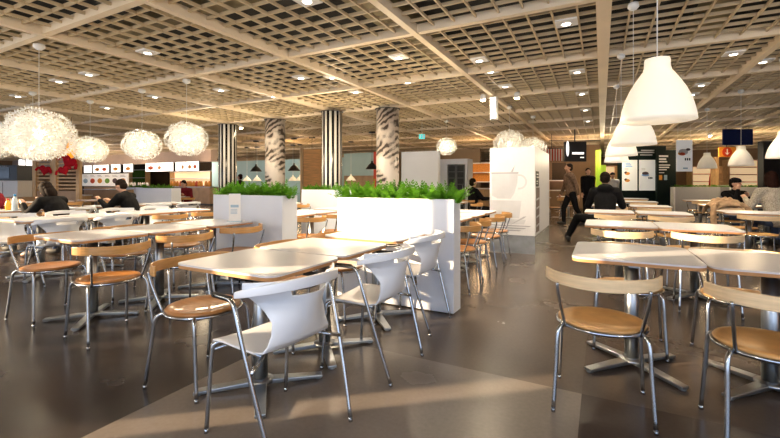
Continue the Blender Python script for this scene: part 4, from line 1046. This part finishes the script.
def person(label, loc, rz, pose, top='cloth_black', legs='denim', skin='skin', hair='hair_dark', long_hair=False, cap=None, hood=False, head_pitch=.0, lean=0.0, hands=None, head_yaw=0.0, sc=1.0, splay=0.0):
    """local frame: facing +y; pose 'sit' or 'walk' or 'stand'"""
    t = thing('person', label, 'person', loc, rz); t.scale = (sc,) * 3
    hipz = .50 if pose == 'sit' else .93
    pel = Vector((0, 0, hipz)); ld = Vector((0, math.sin(lean), math.cos(lean)))
    waist = pel + ld * .14; chest = pel + ld * .34; neck0 = pel + ld * .50; l2 = lean * .8
    neck1 = neck0 + Vector((0, math.sin(l2) + .12, math.cos(l2))).normalized() * .09
    hd = Vector((0, math.sin(head_pitch), math.cos(head_pitch))); headc = neck1 + hd * .115
    V = [pel, waist, chest, neck0 - ld * .02, neck0 + ld * .04, neck1, neck1 + hd * .05]; E = [(0, 1), (1, 2), (2, 3), (3, 4), (4, 5), (5, 6)]
    Rb = [(.145, .11), (.125, .095), (.15, .105), (.10, .075), .052, .05, .05]
    J = {'arm': [], 'leg': []}
    for sx in (-1, 1):
        sh = neck0 + Vector((sx * .175, 0, -.03)) ; hip = pel + Vector((sx * .09, 0, -.03))
        if hands: hand = Vector(hands[0 if sx < 0 else 1])
        elif pose == 'sit': hand = pel + Vector((sx * .12, .46, .27))
        else: hand = sh + Vector((sx * .06, sx * .16, -.54))
        dv = hand - sh; dl = min(dv.length, .555); dv.normalize(); wrist = sh + dv * dl
        off = math.sqrt(max(.0001, .28 ** 2 - (dl / 2) ** 2)); dn = Vector((sx * .45, -.2, -1.0)); dn = (dn - dv * dn.dot(dv)).normalized()
        if pose != 'sit' and not hands: dn = Vector((0, -1, 0)); dn = (dn - dv * dn.dot(dv)).normalized()
        elb = sh + dv * dl / 2 + dn * off
        if pose == 'sit':
            knee = hip + Vector((sx * .06 - (splay * .55 if sx < 0 else 0), .43 - (splay * .25 if sx < 0 else 0), .0)); ank = knee + Vector((-(splay * .3 if sx < 0 else 0), .02 - .1 * (sx > 0), -knee.z + .08)); 
        elif pose == 'walk':
            knee = hip + Vector((0, .14 * sx + .03, -.42)); ank = knee + Vector((0, -.10 + .10 * sx, -.41)); ank.z = .08 + (.06 if sx < 0 else 0)
        else:
            knee = hip + Vector((sx * .02, .02, -.43)); ank = Vector((knee.x, 0, .08))
        toe = ank + Vector((sx * .02, .17, -.045))
        J['arm'].append((sh, elb, wrist, dv, sx)); J['leg'].append((hip, knee, ank, toe))
        b = len(V); V += [sh, elb, wrist]; E += [(3, b), (b, b + 1), (b + 1, b + 2)]; Rb += [.062, .043, .028]
        b = len(V); V += [hip, knee, ank, toe]; E += [(0, b), (b, b + 1), (b + 1, b + 2), (b + 2, b + 3)]; Rb += [.085, .058, .038, .032]
    # head, face and hands merged into the same surface
    ex = MB(); cy_, sy_ = math.cos(head_yaw), math.sin(head_yaw); cp, sp = math.cos(head_pitch), math.sin(head_pitch)
    def H(x, y, z):
        y2, z2 = y * cp + z * sp, -y * sp + z * cp
        # pitch forward: +z tips towards +y
        x3, y3 = x * cy_ - y2 * sy_, x * sy_ + y2 * cy_
        return headc + Vector((x3, y3, z2))
    def hell(c, rx, ry, rz_, n=14, m=10):
        tmp = MB().ell(c, rx, ry, rz_, n, m); ex.add([H(*v) for v in tmp.v], tmp.f, True)
    hell((0, -.005, .02), .076, .095, .10); hell((0, .022, -.04), .058, .070, .075); hell((0, .050, -.088), .026, .026, .022)
    hell((0, .098, -.012), .013, .022, .024); hell((0, .090, .020), .036, .012, .012); hell((0, .088, -.052), .024, .010, .008)
    for sx in (-1, 1): hell((sx * .077, -.005, -.01), .012, .022, .032); hell((sx * .035, .075, -.028), .022, .018, .02)
    for sh, elb, wr, dv, sx in J['arm']:
        f = (wr - elb).normalized(); sd_ = f.cross(Vector((0, 0, 1))).normalized() * (-sx); dn = Vector((0, 0, -1))
        ex.tube([wr - f * .02, wr + f * .03, wr + f * .075, wr + f * .095], [.024, .034, .036, .026], 10)
        for k in range(4):
            b0 = wr + f * .085 + sd_ * (.026 - .0175 * k); L = (.066, .075, .070, .055)[k]
            ex.tube([b0, b0 + f * L * .45 + dn * .006, b0 + f * L * .75 + dn * .022, b0 + f * L * .9 + dn * .040], [.0095, .009, .0085, .007], 7)
        b0 = wr + f * .03 + sd_ * .028; ex.tube([b0, b0 + f * .03 + sd_ * .022 + dn * .01, b0 + f * .055 + sd_ * .024 + dn * .022], [.012, .0105, .008], 7)
    skel('body', V, E, Rb, skin, t, 2, ex, .0085)
    # jacket
    jv = [pel + ld * .0, waist, chest, neck0 - ld * .03, neck0 + ld * .035]; je = [(0, 1), (1, 2), (2, 3), (3, 4)]; jr = [(.175, .145), (.165, .135), (.182, .14), (.135, .105), .072]
    for sh, elb, wr, dv, sx in J['arm']:
        b = len(jv); jv += [sh, lerp(sh, elb, .55), elb, lerp(elb, wr, .93)]; je += [(3, b), (b, b + 1), (b + 1, b + 2), (b + 2, b + 3)]; jr += [.085, .07, .060, .042]
    ext = MB()
    if hood: 
        c = neck0 + Vector((0, -.07, .035)); ext.ell(tuple(c), .13, .10, .085)
    skel('jacket', jv, je, jr, top, t, 2, ext if hood else None, .012)
    lv = [pel + Vector((0, 0, .02))]; le = []; lr = [(.165, .13)]
    for hip, knee, ank, toe in J['leg']:
        b = len(lv); lv += [hip, knee, ank + Vector((0, 0, .03))]; le += [(0, b), (b, b + 1), (b + 1, b + 2)]; lr += [.105, .075, .056]
    skel('trousers', lv, le, lr, legs, t, 2, None, .013)
    for hip, knee, ank, toe in J['leg']:
        g = MB(); g.ell((ank.x, ank.y + .06, .052), .052, .145, .052); g.ell((ank.x, ank.y - .02, .075), .045, .06, .06); g.build('shoe', 'black_rubber', t)
    # hair
    hb = MB()
    def hh(c, rx, ry, rz_):
        tmp = MB().ell(c, rx, ry, rz_, 16, 10); hb.add([H(*v) for v in tmp.v], tmp.f, True)
    hh((0, -.022, .045), .085, .098, .092)
    hh((0, -.045, -.01), .080, .075, .085)
    if long_hair: hh((0, -.055, -.09), .088, .062, .12); hh((.062, .0, -.03), .028, .058, .11); hh((-.062, .0, -.03), .028, .058, .11); hh((0, .04, .085), .062, .05, .03)
    if cap:
        hb2 = MB()
        tmp = MB().ell((0, -.005, .062), .092, .108, .072, 18, 10); hb2.add([H(*v) for v in tmp.v], tmp.f, True)
        tmp = MB().ell((0, .115, .045), .06, .07, .010, 16, 6); hb2.add([H(*v) for v in tmp.v], tmp.f, True); hb2.build('cap', cap, t)
    hb.build('hair', hair, t)
    return t
def face(dx, dy): return math.atan2(-dx, dy)     # heading so that local +y points along (dx, dy)

person('woman with dark bobbed hair in a black coat, leaning over her meal at left', (-7.80, 3.38, 0), face(-.95, -.30), 'sit', 'cloth_black', 'denim', 'skin', 'hair_dark', True, lean=.55, head_pitch=.65, hands=[(-.17, .62, .86), (.14, .60, .88)])
person('man with short dark hair in a black jacket, eating at the left middle', (-8.05, 4.66, 0), face(-.9, -.45), 'sit', 'cloth_black', 'denim', 'skin', 'hair_dark', lean=.42, head_pitch=.5, hands=[(-.16, .60, .88), (.14, .60, .84)])
person('person in a dark red jacket eating beside the far left planter', (-12.7, 9.1, 0), face(.45, -1), 'sit', 'cloth_red', 'cloth_black', 'skin', 'hair_dark', lean=.32, head_pitch=.4, hands=[(-.12, .42, .80), (.12, .42, .80)])
person('person in a black hooded jacket seated with their back to the camera', (.06, 8.62, 0), face(.0, 1), 'sit', 'cloth_black', 'cloth_black', 'skin_dark', 'hair_dark', lean=.25, head_pitch=.45, hood=True, sc=1.08, splay=.55, hands=[(-.20, .45, .80), (.20, .45, .80)])
person('person in a black cap and black top, hand raised to the face', (2.50, 11.28, 0), face(.35, -1), 'sit', 'cloth_black', 'denim', 'skin', 'hair_dark', cap='cloth_black', lean=.25, head_pitch=.05, head_yaw=.5, hands=[(-.10, .36, .92), (.04, .30, 1.06)])
person('person in a speckled grey sweater at the right edge, back to the camera', (2.84, 9.80, 0), face(-.15, 1), 'sit', 'cloth_grey', 'denim', 'skin', 'hair_auburn', True, sc=1.08, lean=.28, head_pitch=.2, hands=[(-.28, .40, .84), (.2, .44, .82)])
person('person in a grey-brown top walking past behind the cup print stand', (W(571, 183, 11.5).x, W(571, 183, 11.5).y, 0), face(-1, -.45), 'walk', 'cloth_brown', 'cloth_black', 'skin_dark', 'hair_dark', lean=.1)
person('standing person in dark clothes beside the lime green post', (W(588, 183, 14.3).x, W(588, 183, 14.3).y, 0), face(.3, -1), 'stand', 'cloth_black', 'cloth_black', 'skin', 'hair_dark', sc=.98)
person('kitchen worker in a white top and dark cap behind the hooded person', (W(612.5, 183, 14.6).x, W(612.5, 183, 14.6).y, 0), face(.2, -1), 'stand', 'cloth_white', 'cloth_black', 'skin_dark', 'hair_dark', cap='cloth_black', sc=.9)
person('person in a dark jacket seen right of the thinner striped column', (W(240, 183, 14.2).x, W(240, 183, 14.2).y, 0), face(-1, -.3), 'stand', 'cloth_black', 'denim', 'skin', 'hair_auburn', sc=.86)
person('dark figure seated far back between cabinet and cup print stand', (W(473, 183, 11.3).x, W(473, 183, 11.3).y, 0), face(.6, .6), 'sit', 'cloth_black', 'cloth_black', 'skin', 'hair_dark')
person('person in pink at the extreme left edge, opposite the woman in black', (-9.75, 2.95, 0), face(1, .1), 'sit', 'cloth_red', 'denim', 'skin', 'hair_auburn', lean=.3, hands=[(-.15, .52, .80), (.15, .55, .80)])

plate(-8.64, 3.30, 'plate of salad in front of the woman in black', 'food_green'); plate(-8.66, 4.62, 'plate of food in front of the man in black'); plate(-12.35, 8.65, 'plate in front of the red jacket person', 'food_orange')
bottle(-8.60, 3.02, 'clear water bottle with a blue cap beside the woman in black', 'bottle_clear', 'cap_blue', .27, .038)
bottle(-8.86, 3.02, 'squat bottle with red top and orange sauce at the left edge', 'mustard', 'ketchup', .19, .036)
bottle(-8.72, 3.06, 'small dark sauce bottle between the other two bottles', 'food_dark', 'cap_blue', .2, .028)
bottle(-12.45, 8.6, 'green drink can before the red jacket person', 'can_green', 'steel', .18, .033)
# coat bundle over a chair and papers
t = thing('folded_coat', 'khaki coat bundled over a chair left of the couple', 'coat', (2.12, 9.98, 0), .3)
g = MB(); rnd = random.Random(5); vs = []; fs = []; NX, NY = 26, 18
for j in range(NY + 1):
    for i in range(NX + 1):
        u = i / NX * 2 - 1; v = j / NY * 2 - 1; e = max(0, 1 - (abs(u) ** 2.4 + abs(v) ** 2.4) * .62)
        vs.append((u * .30, v * .20, .60 + .30 * e ** .6 + .022 * math.sin(u * 11 + v * 4) * e + .018 * math.sin(v * 15 - u * 5) * e))
for j in range(NY):
    for i in range(NX): a = j * (NX + 1) + i; fs.append((a, a + 1, a + NX + 2, a + NX + 1))
o = MB().add(vs, fs, True).build('coat_body', 'cloth_khaki', t); s_ = o.modifiers.new('thickness', 'SOLIDIFY'); s_.thickness = .02
for sx in (-1, 1): MB().tube(bez([(sx * .2, -.12, .80), (sx * .30, -.2, .68), (sx * .31, -.22, .5), (sx * .28, -.2, .36)], 4), [.05] * 12 + [.045], 9).build('sleeve', 'cloth_khaki', t)
p = W(730, 182.5, 14.2); t = thing('paper_sheet', 'white papers lying on the wall top below the bell lamp', 'papers', (p.x, p.y, 1.10), .3)
MB().box(-.35, .35, -.1, .1, 0, .01).build('sheet', 'white_flat', t)

# ================================================================== added fill lights without fixtures, to brighten the back areas
for i, (px, Y, e, col) in enumerate([(60, 12, 120, (1, .72, .45)), (110, 12.6, 110, (1, .75, .52)), (185, 12.8, 110, (1, .75, .52)), (150, 16, 80, (1, .76, .5)), (190, 15.8, 160, (1, .8, .6)), (265, 15, 60, (1, .8, .6)), (300, 13.2, 80, (1, .62, .3)), (480, 16, 90, (1, .65, .35)), (570, 17, 60, (1, .62, .35)), (612, 17, 90, (1, .85, .6)), (705, 20, 90, (1, .72, .42)), (750, 18, 90, (1, .75, .45))]):
    p = PY(px, 180, Y); point('fill_light', (p.x, p.y, 2.2), e * 1.3, col, .2)

for x, y, z, e in ((-9.2, 7.2, 2.3, 60), (-5.0, 7.0, 2.3, 80), (-7.4, 7.3, 2.3, 50), (-8.5, 13.5, 2.0, 50), (-3.3, 9.0, 2.0, 40), (-5.0, -.5, 1.9, 80), (-1.6, -.5, 1.9, 70), (2.2, .4, 1.9, 80), (-9.0, .2, 1.9, 90), (3.4, 5.0, 1.9, 60), (-2.6, 5.2, 2.0, 60)):  # more added fill without fixtures: columns, mid room, ceiling around the camera
    point('fill_light', (x, y, z), e, (1, .80, .54), .2)
